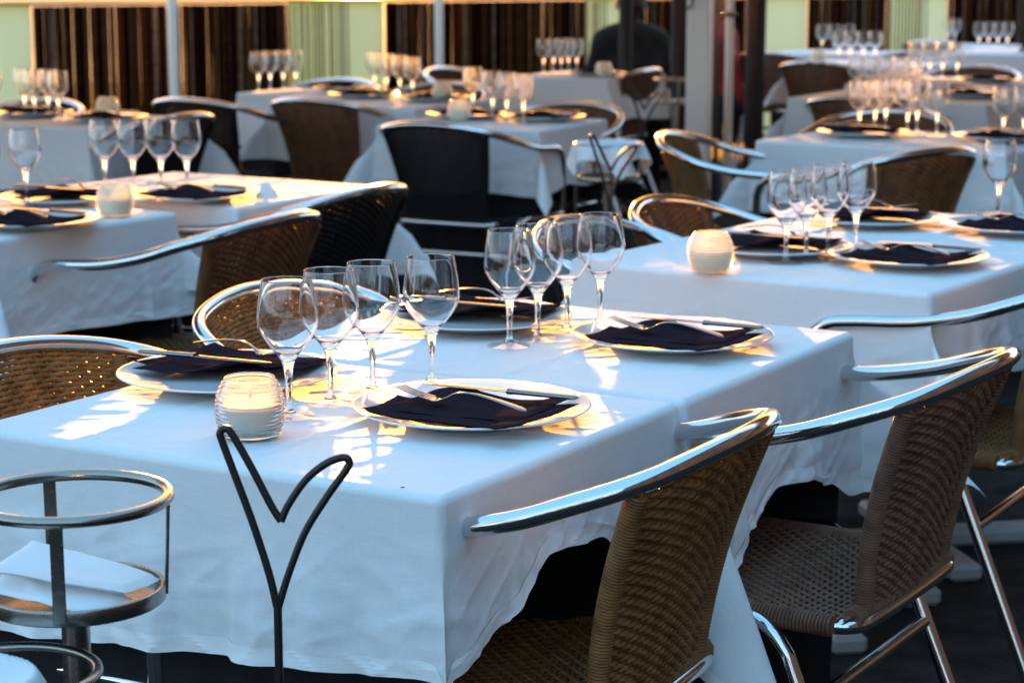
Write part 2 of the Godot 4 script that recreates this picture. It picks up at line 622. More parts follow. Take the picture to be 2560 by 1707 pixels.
func make_chair() -> Node3D:
	var t := root_of("bistro_chair")
	var half := [Vector3(0.262, 0.008, -0.225), Vector3(0.266, 0.30, -0.222), Vector3(0.271, 0.56, -0.218), Vector3(0.274, 0.635, -0.208), Vector3(0.276, 0.674, -0.172), Vector3(0.278, 0.685, -0.115), Vector3(0.280, 0.694, 0.0), Vector3(0.274, 0.714, 0.105), Vector3(0.249, 0.742, 0.190), Vector3(0.195, 0.7635, 0.252), Vector3(0.10, 0.7795, 0.287)]
	var pts := []
	for p in half:
		pts.append(p)
	pts.append(Vector3(0, 0.785, 0.30))
	for i in range(half.size() - 1, -1, -1):
		pts.append(half[i] * Vector3(-1, 1, 1))
	var mb := MB.new()
	mb.tube(curve(pts, 7), 0.0128, 14)
	part("arm_rail", mb, M.aluminium, t)
	for s in [-1.0, 1.0]:
		mb = MB.new()
		mb.tube(curve([Vector3(s * 0.232, 0.432, -0.02), Vector3(s * 0.236, 0.425, 0.045), Vector3(s * 0.237, 0.39, 0.085), Vector3(s * 0.238, 0.33, 0.112), Vector3(s * 0.243, 0.008, 0.245)], 6), 0.0122, 12)
		part("rear_leg", mb, M.aluminium, t)
		mb = MB.new()
		mb.tube(PackedVector3Array([Vector3(s * 0.232, 0.432, -0.02), Vector3(s * 0.27, 0.434, -0.06), Vector3(s * 0.271, 0.436, -0.218)]), 0.009, 8)
		part("side_brace", mb, M.aluminium, t)
	mb = MB.new()
	mb.tube(PackedVector3Array([Vector3(-0.238, 0.31, 0.12), Vector3(0.238, 0.31, 0.12)]), 0.0105, 10)
	part("stretcher", mb, M.aluminium, t)
	mb = MB.new()
	mb.tube(curve([Vector3(-0.215, 0.428, 0.10), Vector3(-0.19, 0.426, 0.165), Vector3(-0.12, 0.425, 0.178), Vector3(0.12, 0.425, 0.178), Vector3(0.19, 0.426, 0.165), Vector3(0.215, 0.428, 0.10)], 6), 0.0115, 10)
	part("rear_rail", mb, M.aluminium, t)
	for p in [Vector3(0.262, 0, -0.225), Vector3(-0.262, 0, -0.225), Vector3(0.2431, 0, 0.248), Vector3(-0.2431, 0, 0.248)]:
		mb = MB.new()
		mb.lathe([Vector2(0.0, 0.0), Vector2(0.015, 0.0), Vector2(0.016, 0.012), Vector2(0.0, 0.014)], 10, p)
		mb.outward()
		part("foot_cap", mb, M.rubber, t)
	# backrest surface
	var S := func(u: float, v: float) -> Vector3:
		var hw := lerpf(0.206, 0.152, pow(v, 0.9))
		var x := u * hw
		var top := hoop_at(x) + Vector3(0, -0.008, 0)
		var bot := Vector3(x, 0.432, 0.178 - 0.45 * x * x)
		var p := top.lerp(bot, v)
		p.z -= 0.018 * sin(PI * v)
		return p
	var N := func(u: float, v: float) -> Vector3:
		var a: Vector3 = S.call(u + 0.01, v) - S.call(u - 0.01, v)
		var b: Vector3 = S.call(u, v + 0.01) - S.call(u, v - 0.01)
		return b.cross(a).normalized()
	mb = MB.new()
	var rows := 45
	var stakes := 22
	for i in rows:
		var v := 0.012 + 0.988 * (i + 0.5) / rows
		var path := PackedVector3Array()
		for k in stakes * 2 + 1:
			var u := -0.95 + 1.9 * k / (stakes * 2.0)
			var ph := PI * (k / 2.0 + (i % 2))
			var jit := 0.0008 * sin(i * 12.9 + k * 3.7)
			path.append(S.call(u, v) + N.call(u, v) * 0.0031 * cos(ph) + Vector3(0, jit, 0))
		mb.tube(path, 0.0040, 5)
	for k in stakes + 1:
		var path := PackedVector3Array()
		for i in 15:
			var v := i / 14.0
			path.append(S.call(-0.95 + 1.9 * k / stakes, v))
		mb.tube(path, 0.0026, 5)
	var back := part("backrest", mb, M.wicker_tan, t)
	back.set_meta("kind", "stuff")
	for s in [-1.0, 1.0]:
		mb = MB.new()
		var core := PackedVector3Array()
		for i in 25:
			core.append(S.call(s, 0.02 + 0.98 * i / 24.0))
		mb.tube(core, 0.0115, 8)
		var turns := 74
		var path := PackedVector3Array()
		for i in turns * 10:
			var f := float(i) / (turns * 10 - 1)
			var v := 0.02 + 0.98 * f
			var c: Vector3 = S.call(s, v)
			var n: Vector3 = N.call(s, v)
			var side := Vector3(1, 0, 0)
			side = (side - n * side.dot(n)).normalized()
			var w := TAU * i / 10.0
			path.append(c + (side * cos(w) + n * sin(w)) * 0.0122)
		mb.tube(path, 0.0026, 5)
		part("wrapped_edge", mb, M.wicker_tan, back)
	# seat
	var seat_y := func(x: float, z: float) -> float:
		return 0.440 - 0.014 * (1.0 - pow(x / 0.22, 2)) * smoothstep(-0.24, -0.15, z) * smoothstep(0.18, 0.1, z)
	mb = MB.new()
	for i in 36:
		var x := -0.19 + 0.38 * i / 35.0
		var path := PackedVector3Array()
		for k in 57:
			var z := -0.212 + 0.384 * k / 56.0
			path.append(Vector3(x, float(seat_y.call(x, z)) + 0.0036 * cos(PI * (k / 2.0 + (i % 2))), z))
		mb.tube(path, 0.0033, 4)
	for k in 29:
		var z := -0.205 + 0.37 * k / 28.0
		var path := PackedVector3Array()
		for i in 13:
			var x := -0.212 + 0.424 * i / 12.0
			path.append(Vector3(x, seat_y.call(x, z), z))
		mb.tube(path, 0.0026, 4)
	var seat := part("seat", mb, M.wicker_tan, t)
	seat.set_meta("kind", "stuff")
	var rails := [[Vector3(0.218, 0.432, 0.15), Vector3(0.218, 0.432, -0.20)], [Vector3(-0.218, 0.432, 0.15), Vector3(-0.218, 0.432, -0.20)], [Vector3(0.20, 0.428, -0.225), Vector3(-0.20, 0.428, -0.225)], [Vector3(0.19, 0.436, 0.166), Vector3(-0.19, 0.436, 0.166)]]
	for rl in rails:
		mb = MB.new()
		mb.tube(PackedVector3Array([rl[0], rl[1]]), 0.0135, 8)
		var d: Vector3 = (rl[1] - rl[0])
		var ln := d.length()
		d = d.normalized()
		var sd := d.cross(Vector3.UP)
		var turns := int(ln / 0.0056)
		var path := PackedVector3Array()
		for i in turns * 9:
			var w := TAU * i / 9.0
			path.append(rl[0] + d * ln * i / (turns * 9 - 1.0) + (sd * cos(w) + Vector3.UP * sin(w)) * 0.0142)
		mb.tube(path, 0.003, 5)
		part("wrapped_rail", mb, M.wicker_tan, seat)
	return t

func chair(at: Vector2, facing: Vector2, wicker: String, label: String) -> Node3D:
	# at: the floor point under the middle of the back rail
	var o := take("chair", "bistro_chair", make_chair)
	var b := -facing.normalized()
	o.rotation.y = atan2(b.x, b.y)
	o.position = Vector3(at.x, 0, at.y) - Vector3(b.x, 0, b.y) * 0.30
	for c in o.find_children("*", "MeshInstance3D", true, false):
		if String(c.name).begins_with("backrest") or String(c.name).begins_with("seat") or String(c.name).begins_with("wrapped"):
			c.material_override = M[wicker]
	tag(o, label, "chair", "aluminium and wicker chairs")
	return o

# ------------------------------------------------------------------ tableware
func make_glass(thin: bool) -> Node3D:
	var t := root_of("wine_glass")
	var outer := [Vector2(0.0112, 0.0795), Vector2(0.0150, 0.0850), Vector2(0.0215, 0.0925), Vector2(0.0300, 0.1035), Vector2(0.0362, 0.1135), Vector2(0.0395, 0.1220), Vector2(0.0405, 0.1300), Vector2(0.0401, 0.1400), Vector2(0.0388, 0.1530), Vector2(0.0369, 0.1670), Vector2(0.0346, 0.1800), Vector2(0.0337, 0.1848)]
	var mb := MB.new()
	var seg := 28 if thin else 72
	var sm := []
	for i in outer.size() - 1:
		for k in (2 if thin else 5):
			var f := k / (2.0 if thin else 5.0)
			sm.append(outer[i].cubic_interpolate(outer[i + 1], outer[maxi(i - 1, 0)], outer[mini(i + 2, outer.size() - 1)], f))
	sm.append(outer[outer.size() - 1])
	var bowl_mat: Material = M.thin_glass if thin else M.clear_glass
	if thin:
		mb.lathe(sm, seg)
		part("bowl", mb, bowl_mat, t)
	else:
		var prof := [Vector2(0.0, 0.0778), Vector2(0.005, 0.0779), Vector2(0.0095, 0.0783)]
		for p in sm:
			prof.append(p)
		prof.append(Vector2(0.0334, 0.1855))
		for i in range(sm.size() - 1, -1, -1):
			var p: Vector2 = sm[i]
			var th := lerpf(0.0011, 0.0022, clampf((0.125 - p.y) / 0.05, 0, 1))
			if p.y > 0.0905:
				prof.append(Vector2(p.x - th, p.y - 0.0001))
		for q in [Vector2(0.0165, 0.0895), Vector2(0.012, 0.0872), Vector2(0.007, 0.0858), Vector2(0.0, 0.0853)]:
			prof.append(q)
		mb.lathe(prof, seg)
		mb.outward()
		part("bowl", mb, bowl_mat, t)
	mb = MB.new()
	var st := [Vector2(0.0, 0.0774), Vector2(0.0088, 0.0774), Vector2(0.0094, 0.0765), Vector2(0.0085, 0.0735), Vector2(0.0066, 0.0665), Vector2(0.0052, 0.056), Vector2(0.0043, 0.044), Vector2(0.0040, 0.030), Vector2(0.0043, 0.019), Vector2(0.0056, 0.0115), Vector2(0.0095, 0.0070), Vector2(0.0, 0.0068)]
	st.reverse()
	mb.lathe(st, 24)
	mb.outward()
	var stem := part("stem", mb, M.clear_glass, t)
	mb = MB.new()
	mb.lathe([Vector2(0.0, 0.0012), Vector2(0.020, 0.0008), Vector2(0.0345, 0.0004), Vector2(0.0358, 0.0010), Vector2(0.0345, 0.0018), Vector2(0.024, 0.0032), Vector2(0.013, 0.0055), Vector2(0.009, 0.0066), Vector2(0.0, 0.0066)], 40)
	mb.outward()
	part("foot", mb, M.foot_glass, t)
	stem.set_meta("label", "slender stem flaring up to the bowl")
	return t

var glass_count := 0
func glasses(spots: Array, label_fmt: String, group: String, thin: bool, h := 0.7525) -> void:
	var words := ["first", "second", "third", "fourth", "fifth", "sixth", "seventh"]
	for i in spots.size():
		var key := "thin_glass" if thin else "glass"
		var o := take(key, "wine_glass", make_glass.bind(thin))
		o.position = Vector3(spots[i][0], h, spots[i][1])
		for c in o.get_children():
			if c.name != "foot":
				c.material_override = M.far_glass if spots[i][1] < -6.0 else M.clear_glass
		glass_count += 1
		o.rotation.y = glass_count * 1.7
		tag(o, label_fmt % words[i] if label_fmt.contains("%s") else label_fmt, "wine glass", group)

func make_candle() -> Node3D:
	var t := root_of("candle_holder")
	var mb := MB.new()
	var prof := [Vector2(0.0, 0.0), Vector2(0.027, 0.0), Vector2(0.0312, 0.0015)]
	var n := 150
	for i in n + 1:
		var f := float(i) / n
		var y := 0.003 + 0.074 * f
		var r := 0.0445 - 0.0128 * pow(absf(f - 0.46) / 0.54, 2.3)
		r += 0.0008 * cos(f * TAU * 13.0)
		prof.append(Vector2(r, y))
	prof.append(Vector2(0.0312, 0.0782))
	for i in range(22, -1, -1):
		var f := i / 22.0
		var y := 0.005 + 0.0725 * f
		prof.append(Vector2(0.0415 - 0.0125 * pow(absf(f - 0.46) / 0.54, 2.3), y))
	prof.append(Vector2(0.0, 0.0048))
	mb.lathe(prof, 56)
	mb.outward()
	part("ribbed_glass", mb, M.clear_glass, t)
	mb = MB.new()
	var wp := [Vector2(0.0, 0.0053)]
	for i in 13:
		var f := 0.005 + 0.50 * i / 12.0
		wp.append(Vector2(0.0410 - 0.0125 * pow(absf(f - 0.46) / 0.54, 2.3), 0.0055 + 0.0725 * f))
	var ty: float = wp[wp.size() - 1].y
	wp.append(Vector2(0.039, ty + 0.001)); wp.append(Vector2(0.03, ty - 0.001)); wp.append(Vector2(0.015, ty - 0.003)); wp.append(Vector2(0.0, ty - 0.0035))
	mb.lathe(wp, 40)
	mb.outward()
	var wax := part("wax", mb, M.cream_wax, t)
	mb = MB.new()
	mb.tube(PackedVector3Array([Vector3(0, ty - 0.004, 0), Vector3(0.0004, ty + 0.004, 0), Vector3(0.001, ty + 0.010, 0.0006)]), 0.0009, 6)
	part("wick", mb, M.wick, wax)
	return t

func candle(x: float, z: float, label: String) -> void:
	var o := take("candle", "candle_holder", make_candle)
	(o.get_node("ribbed_glass") as MeshInstance3D).material_override = M.clear_glass if z > -3.0 else M.frosted_holder
	o.position = Vector3(x, 0.7525, z)
	tag(o, label, "candle holder", "ribbed glass candle holders")

func make_plate() -> Node3D:
	var t := root_of("dinner_plate")
	var mb := MB.new()
	var p := [Vector2(0.0, 0.0028), Vector2(0.078, 0.0028), Vector2(0.082, 0.0), Vector2(0.088, 0.0), Vector2(0.092, 0.0036), Vector2(0.13, 0.0118), Vector2(0.1575, 0.0178), Vector2(0.1598, 0.0192), Vector2(0.1592, 0.0208), Vector2(0.1570, 0.0206), Vector2(0.128, 0.0152), Vector2(0.100, 0.0083), Vector2(0.092, 0.0068), Vector2(0.0, 0.0066)]
	mb.lathe(p, 72)
	mb.outward()
	part("porcelain_disc", mb, M.porcelain, t)
	return t

# ribbon with an elliptic section: points, half widths, half thicknesses
func ribbon(mb: MB, path: PackedVector3Array, hw: Array, th: Array, seg := 8) -> void:
	var rows := []
	var n := path.size()
	for i in n:
		var t := (path[mini(i + 1, n - 1)] - path[maxi(i - 1, 0)]).normalized()
		var side := t.cross(Vector3.UP).normalized()
		var up := side.cross(t)
		var row := PackedVector3Array()
		for j in seg:
			var w := TAU * j / seg
			row.append(path[i] + side * cos(w) * hw[i] + up * sin(w) * th[i])
		rows.append(row)
	mb.grid(rows, true)
	mb.fan(rows[0], true)
	mb.fan(rows[n - 1], false)

func make_fork() -> Node3D:
	# tines towards -X, handle towards +X
	var t := root_of("fork")
	var mb := MB.new()
	var path := curve([Vector3(-0.045, 0.0035, 0), Vector3(-0.032, 0.002, 0), Vector3(-0.02, 0.006, 0), Vector3(0.0, 0.0145, 0), Vector3(0.03, 0.016, 0), Vector3(0.075, 0.010, 0), Vector3(0.105, 0.004, 0)], 5)
	var hw := []; var th := []
	for i in path.size():
		var x := path[i].x
		var w := 0.0105
		if x > -0.03:
			w = lerpf(0.0105, 0.0026, smoothstep(-0.032, -0.012, x)) + lerpf(0.0, 0.0048, smoothstep(0.01, 0.09, x))
		if x > 0.097:
			w *= sqrt(maxf(0.05, 1.0 - pow((x - 0.097) / 0.0085, 2)))
		hw.append(w)
		th.append(0.0009 + 0.0007 * smoothstep(-0.03, 0.0, x))
	ribbon(mb, path, hw, th)
	mb.outward()
	part("handle", mb, M.cutlery_steel, t)
	for k in 4:
		mb = MB.new()
		var z := -0.0087 + 0.0058 * k
		var tp := curve([Vector3(-0.043, 0.0035, z), Vector3(-0.060, 0.0062, z), Vector3(-0.080, 0.0100, z * 0.97), Vector3(-0.098, 0.0150, z * 0.93)], 4)
		var a := []; var b := []
		for i in tp.size():
			var f := float(i) / (tp.size() - 1)
			a.append(lerpf(0.0019, 0.0009, f)); b.append(lerpf(0.0010, 0.0006, f))
		ribbon(mb, tp, a, b, 6)
		mb.outward()
		part("tine", mb, M.cutlery_steel, t)
	return t

func make_knife() -> Node3D:
	# blade towards -X, handle towards +X
	var t := root_of("knife")
	var mb := MB.new()
	var path := PackedVector3Array(); var hw := []; var th := []
	for i in 17:
		var f := i / 16.0
		path.append(Vector3(-0.118 + 0.128 * f, 0.0045, -0.002 * sin(PI * f)))
		hw.append(0.0092 * sqrt(clampf(1.0 - pow(1.0 - minf(f / 0.35, 1.0), 2.2), 0.02, 1)) * lerpf(1.0, 0.86, f))
		th.append(lerpf(0.0005, 0.0011, f))
	ribbon(mb, path, hw, th)
	mb.outward()
	part("blade", mb, M.cutlery_steel, t)
	mb = MB.new()
	path = PackedVector3Array(); hw = []; th = []
	for i in 22:
		var f := i / 21.0
		path.append(Vector3(0.0085 + 0.100 * f, 0.0048 - 0.0008 * f, 0))
		var w := lerpf(0.0062, 0.0085, f)
		if f < 0.12:
			w = lerpf(0.0085, 0.0056, f / 0.12)
		if f > 0.9:
			w *= sqrt(maxf(0.04, 1.0 - pow((f - 0.9) / 0.1, 2)))
		hw.append(w)
		th.append((0.0042 if f < 0.08 else 0.0036) * (1.0 if f < 0.92 else sqrt(maxf(0.08, 1.0 - pow((f - 0.92) / 0.08, 2)))))
	ribbon(mb, path, hw, th, 10)
	mb.outward()
	part("handle", mb, M.cutlery_steel, t)
	return t

# a folded cloth: a quad of four corners, thick, waving, with rounded rims; returns rows for one closed shell
func soft_fold(mb: MB, q: Array, lift: Callable, th: float, nx := 26, ny := 18) -> void:
	var top := []
	var bot := []
	for i in ny + 1:
		var v := float(i) / ny
		var a := PackedVector3Array(); var b := PackedVector3Array()
		for j in nx + 1:
			var u := float(j) / nx
			var p: Vector3 = (q[0] as Vector3).lerp(q[1], u).lerp((q[3] as Vector3).lerp(q[2], u), v)
			var e := minf(minf(u, 1 - u) * nx, minf(v, 1 - v) * ny)
			var k := sqrt(clampf(1.0 - pow(1.0 - minf(e / 1.6, 1.0), 2), 0, 1))
			var l: float = lift.call(u, v)
			a.append(p + Vector3(0, l + th * 0.5 + th * 0.5 * k, 0))
			b.append(p + Vector3(0, l + th * 0.5 - th * 0.5 * k, 0))
		top.append(a)
		bot.append(b)
	mb.grid(top)
	mb.grid(bot, false, [], true)

func make_napkin() -> Node3D:
	# diner sits at +X; lies on the plate whose middle is the origin
	var t := root_of("folded_napkin")
	var fn := FastNoiseLite.new()
	fn.seed = 8
	fn.frequency = 9.0
	var mb := MB.new()
	var l1 := func(u: float, v: float) -> float:
		return 0.0075 + 0.0025 * fn.get_noise_2d(u * 0.35, v * 0.3) + 0.006 * pow(absf(u - 0.5) * 2, 4) + 0.004 * pow(absf(v - 0.5) * 2, 4)
	soft_fold(mb, [Vector3(-0.096, 0, 0.124), Vector3(0.126, 0, 0.134), Vector3(0.142, 0, -0.04), Vector3(-0.097, 0, 0.030)], l1, 0.0065)
	part("lower_fold", mb, M.navy_napkin, t)
	mb = MB.new()
	var l2 := func(u: float, v: float) -> float:
		var flap := exp(-pow((u - 0.22) / 0.22, 2)) * pow(v, 2.0)
		return 0.0128 + 0.0022 * fn.get_noise_2d(u * 0.4 + 5.0, v * 0.3) + 0.013 * flap + 0.003 * sin(u * 7.0) * v + 0.002 * pow(absf(u - 0.5) * 2, 4)
	soft_fold(mb, [Vector3(-0.090, 0, 0.102), Vector3(0.118, 0, 0.085), Vector3(0.112, 0, -0.080), Vector3(-0.062, 0, 0.004)], l2, 0.0045)
	part("upper_fold", mb, M.navy_napkin, t)
	return t

var set_no := 0
func place_setting(x: float, z: float, diner: Vector3, label: String, level: int) -> void:
	# level 0: plate and napkin only, 1: cutlery too
	var turn := atan2(-diner.z, diner.x)
	set_no += 1
	var wob := deg_to_rad(((set_no * 37) % 13) - 6) * 0.5
	var p := take("plate", "dinner_plate", make_plate)
	p.position = Vector3(x, 0.7525, z)
	p.rotation.y = turn
	tag(p, "white porcelain plate under a napkin, %s" % label, "plate", "white dinner plates")
	var n := take("napkin", "folded_napkin", make_napkin)
	n.position = Vector3(x, 0.7592, z)
	n.rotation.y = turn + wob
	tag(n, "folded dark napkin on the plate, %s" % label, "napkin", "dark napkins on plates")
	if level > 0:
		var f := take("fork", "fork", make_fork)
		var b := Basis(Vector3.UP, turn + wob)
		f.position = Vector3(x, 0.7850, z) + b * Vector3(0.018, 0.0, 0.068)
		f.rotation.y = turn + wob + deg_to_rad(-6.0)
		tag(f, "steel fork on the dark napkin, %s" % label, "fork", "steel forks on napkins")
		var k := take("knife", "knife", make_knife)
		k.position = Vector3(x, 0.7862, z) + b * Vector3(0.040, 0.0, -0.012)
		k.rotation.y = turn + wob + deg_to_rad(4.0)
		tag(k, "steel table knife on the dark napkin, %s" % label, "knife", "steel knives on napkins")

# ------------------------------------------------------------------ stands
func ring_path(r: float, y: float, n := 56) -> PackedVector3Array:
	var p := PackedVector3Array()
	for i in n:
		var w := TAU * i / n
		p.append(Vector3(cos(w) * r, y, sin(w) * r))
	return p

func make_bucket_stand() -> Node3D:
	var t := root_of("wine_bucket_stand")
	var mb := MB.new()
	mb.tube(ring_path(0.104, 0.782), 0.0066, 12, true, 1.0)
	part("top_ring", mb, M.dull_steel, t)
	mb = MB.new()
	var r := 0.096
	mb.lathe([Vector2(r - 0.003, 0.668), Vector2(r, 0.667), Vector2(r + 0.0025, 0.669), Vector2(r + 0.0025, 0.683), Vector2(r, 0.685), Vector2(r - 0.003, 0.684), Vector2(r - 0.003, 0.668)], 56)
	mb.outward()
	part("lower_ring", mb, M.dull_steel, t)
	mb = MB.new()
	mb.lathe([Vector2(0, 0.6685), Vector2(r - 0.0034, 0.6685), Vector2(r - 0.0034, 0.6715), Vector2(0, 0.6715)], 48)
	mb.outward()
	part("tray", mb, M.dull_steel, t)
	for a in [87.0, 245.0, 350.0]:
		mb = MB.new()
		var d := Vector3(cos(deg_to_rad(a)), 0, sin(deg_to_rad(a)))
		var bs := Basis(Vector3(-d.z, 0, d.x), Vector3.UP, d).orthonormalized()
		mb.box(d * 0.1010 + Vector3(0, 0.727, 0), Vector3(0.014, 0.112, 0.004), 0.001, bs * Basis(Vector3.RIGHT, deg_to_rad(2.6)))
		part("upright_bar", mb, M.dull_steel, t)
	mb = MB.new()
	mb.tube(PackedVector3Array([Vector3(0, 0.012, 0), Vector3(0, 0.668, 0)]), 0.0155, 20)
	part("post", mb, M.dull_steel, t)
	mb = MB.new()
	mb.lathe([Vector2(0, 0.0), Vector2(0.125, 0.0), Vector2(0.13, 0.006), Vector2(0.12, 0.014), Vector2(0.02, 0.024), Vector2(0, 0.024)], 48)
	mb.outward()
	part("base_disc", mb, M.dull_steel, t)
	return t

func make_wire_stand() -> Node3D:
	var t := root_of("black_wire_stand")
	# an open twin-leaf loop bent from one rod, on a straight rod with a foot
	var L := [Vector3(0.002, 0.662, 0), Vector3(-0.006, 0.70, 0), Vector3(-0.022, 0.755, 0), Vector3(-0.039, 0.805, 0), Vector3(-0.053, 0.846, 0), Vector3(-0.0545, 0.8555, 0), Vector3(-0.049, 0.8590, 0), Vector3(-0.042, 0.853, 0), Vector3(-0.022, 0.816, 0), Vector3(-0.002, 0.775, 0), Vector3(0.0085, 0.7575, 0)]
	var R := [Vector3(0.0085, 0.7575, 0), Vector3(0.017, 0.776, 0), Vector3(0.036, 0.803, 0), Vector3(0.058, 0.821, 0), Vector3(0.076, 0.8275, 0), Vector3(0.0825, 0.8235, 0), Vector3(0.080, 0.815, 0), Vector3(0.058, 0.784, 0), Vector3(0.034, 0.745, 0), Vector3(0.016, 0.70, 0), Vector3(0.004, 0.662, 0)]
	var mb := MB.new()
	mb.tube(curve(L, 8), 0.0043, 10)
	part("left_leaf", mb, M.black_wire, t)
	mb = MB.new()
	mb.tube(curve(R, 8), 0.0043, 10)
	part("right_leaf", mb, M.black_wire, t)
	mb = MB.new()
	mb.tube(PackedVector3Array([Vector3(0.003, 0.012, 0), Vector3(0.003, 0.45, 0), Vector3(0.003, 0.676, 0)]), 0.0047, 10)
	part("stem", mb, M.black_wire, t)
	mb = MB.new()
	mb.lathe([Vector2(0, 0.0), Vector2(0.09, 0.0), Vector2(0.092, 0.005), Vector2(0.085, 0.011), Vector2(0.0, 0.013)], 40, Vector3(0.003, 0, 0))
	mb.outward()
	part("foot_disc", mb, M.black_wire, t)
	return t

func wavy_sheet(pts: Array, th: float, bumps: Callable, nx := 22, ny := 16) -> MB:
	var mb := MB.new()
	soft_fold(mb, pts, bumps, th, nx, ny)
	return mb

# ------------------------------------------------------------------ people
func net(mb: MB, caps: Array, cell: float, k: float) -> void:
	# surface nets of smoothly joined tapered capsules [a, b, ra, rb]
	var lo := Vector3.ONE * 1e9
	var hi := -lo
	for c in caps:
		var r := maxf(c[2], c[3]) + cell * 2
		lo = lo.min(c[0] - Vector3.ONE * r).min(c[1] - Vector3.ONE * r)
		hi = hi.max(c[0] + Vector3.ONE * r).max(c[1] + Vector3.ONE * r)
	var n := Vector3i(((hi - lo) / cell).ceil()) + Vector3i.ONE
	var val := PackedFloat32Array()
	val.resize(n.x * n.y * n.z)
	val.fill(1.0)
	var touched := PackedByteArray()
	touched.resize(val.size())
	for c in caps:
		var a: Vector3 = c[0]
		var b: Vector3 = c[1]
		var ra: float = c[2]
		var rb: float = c[3]
		var rr := maxf(ra, rb) + cell * 2.5 + k
		var mn := Vector3i(((a.min(b) - Vector3.ONE * rr - lo) / cell).floor()).clamp(Vector3i.ZERO, n - Vector3i.ONE)
		var mx := Vector3i(((a.max(b) + Vector3.ONE * rr - lo) / cell).ceil()).clamp(Vector3i.ZERO, n - Vector3i.ONE)
		var ab := b - a
		var l2 := maxf(ab.length_squared(), 1e-9)
		for z in range(mn.z, mx.z + 1):
			for y in range(mn.y, mx.y + 1):
				for x in range(mn.x, mx.x + 1):
					var p := lo + Vector3(x, y, z) * cell
					var t := clampf((p - a).dot(ab) / l2, 0, 1)
					var d := (p - a - ab * t).length() - lerpf(ra, rb, t)
					var i := x + n.x * (y + n.y * z)
					var e := val[i]
					if touched[i] == 0:
						val[i] = d
						touched[i] = 1
					else:
						var h := maxf(k - absf(d - e), 0.0) / k
						val[i] = minf(d, e) - h * h * k * 0.25
	var at := {}
	var base := v_start(mb)
	var cnt := 0
	for z in n.z - 1:
		for y in n.y - 1:
			for x in n.x - 1:
				var sum := Vector3.ZERO
				var m := 0
				var s0 := val[x + n.x * (y + n.y * z)] < 0
				var mixed := false
				var cv := []
				for q in 8:
					var w := val[(x + (q & 1)) + n.x * ((y + ((q >> 1) & 1)) + n.y * (z + (q >> 2)))]
					cv.append(w)
					if (w < 0) != s0:
						mixed = true
				if not mixed:
					continue
				for e in [[0, 1], [2, 3], [4, 5], [6, 7], [0, 2], [1, 3], [4, 6], [5, 7], [0, 4], [1, 5], [2, 6], [3, 7]]:
					var va: float = cv[e[0]]
					var vb: float = cv[e[1]]
					if (va < 0) != (vb < 0):
						var f := va / (va - vb)
						var pa := Vector3(e[0] & 1, (e[0] >> 1) & 1, e[0] >> 2)
						var pb := Vector3(e[1] & 1, (e[1] >> 1) & 1, e[1] >> 2)
						sum += pa.lerp(pb, f)
						m += 1
				at[x + n.x * (y + n.y * z)] = base + cnt
				cnt += 1
				mb.v.append(lo + (Vector3(x, y, z) + sum / m) * cell)
				mb.uv.append(Vector2.ZERO)
	var stride := [1, n.x, n.x * n.y]
	for key in at:
		var i: int = key
		var p := Vector3i(i % n.x, (i / n.x) % n.y, i / (n.x * n.y))
		for ax in 3:
			var u := (ax + 1) % 3
			var w := (ax + 2) % 3
			if p[u] == 0 or p[w] == 0:
				continue
			var i2: int = i + stride[ax]
			var in1 := val[i] < 0
			var in2 := val[i2] < 0
			if in1 == in2:
				continue
			var b: int = i - stride[u]
			var c: int = i - stride[u] - stride[w]
			var d: int = i - stride[w]
			if not (at.has(b) and at.has(c) and at.has(d)):
				continue
			if in1:
				mb.tri(at[i], at[d], at[c]); mb.tri(at[i], at[c], at[b])
			else:
				mb.tri(at[i], at[c], at[d]); mb.tri(at[i], at[b], at[c])

func v_start(mb: MB) -> int:
	return mb.v.size()

func hand(mb: MB, wrist: Vector3, fwd: Vector3, side: float) -> void:
	var f := fwd.normalized()
	var r := f.cross(Vector3.UP).normalized() * side
	var caps := [[wrist, wrist + f * 0.05, 0.026, 0.030], [wrist + f * 0.045 - r * 0.02, wrist + f * 0.08 + r * 0.02, 0.022, 0.020]]
	var ln := [0.062, 0.072, 0.066, 0.052]
	for k in 4:
		var a := wrist + f * 0.088 + r * (-0.030 + 0.020 * k)
		var b: Vector3 = a + f * ln[k] * 0.55 + Vector3(0, -0.006, 0)
		caps.append([a - f * 0.012, b, 0.0095, 0.0088])
		caps.append([b, b + f * ln[k] * 0.35 + Vector3(0, -0.02, 0), 0.0088, 0.0075])
	caps.append([wrist + f * 0.03 - r * 0.03, wrist + f * 0.07 - r * 0.055, 0.012, 0.0095])
	caps.append([wrist + f * 0.07 - r * 0.055, wrist + f * 0.10 - r * 0.05, 0.0095, 0.008])
	net(mb, caps, 0.005, 0.008)

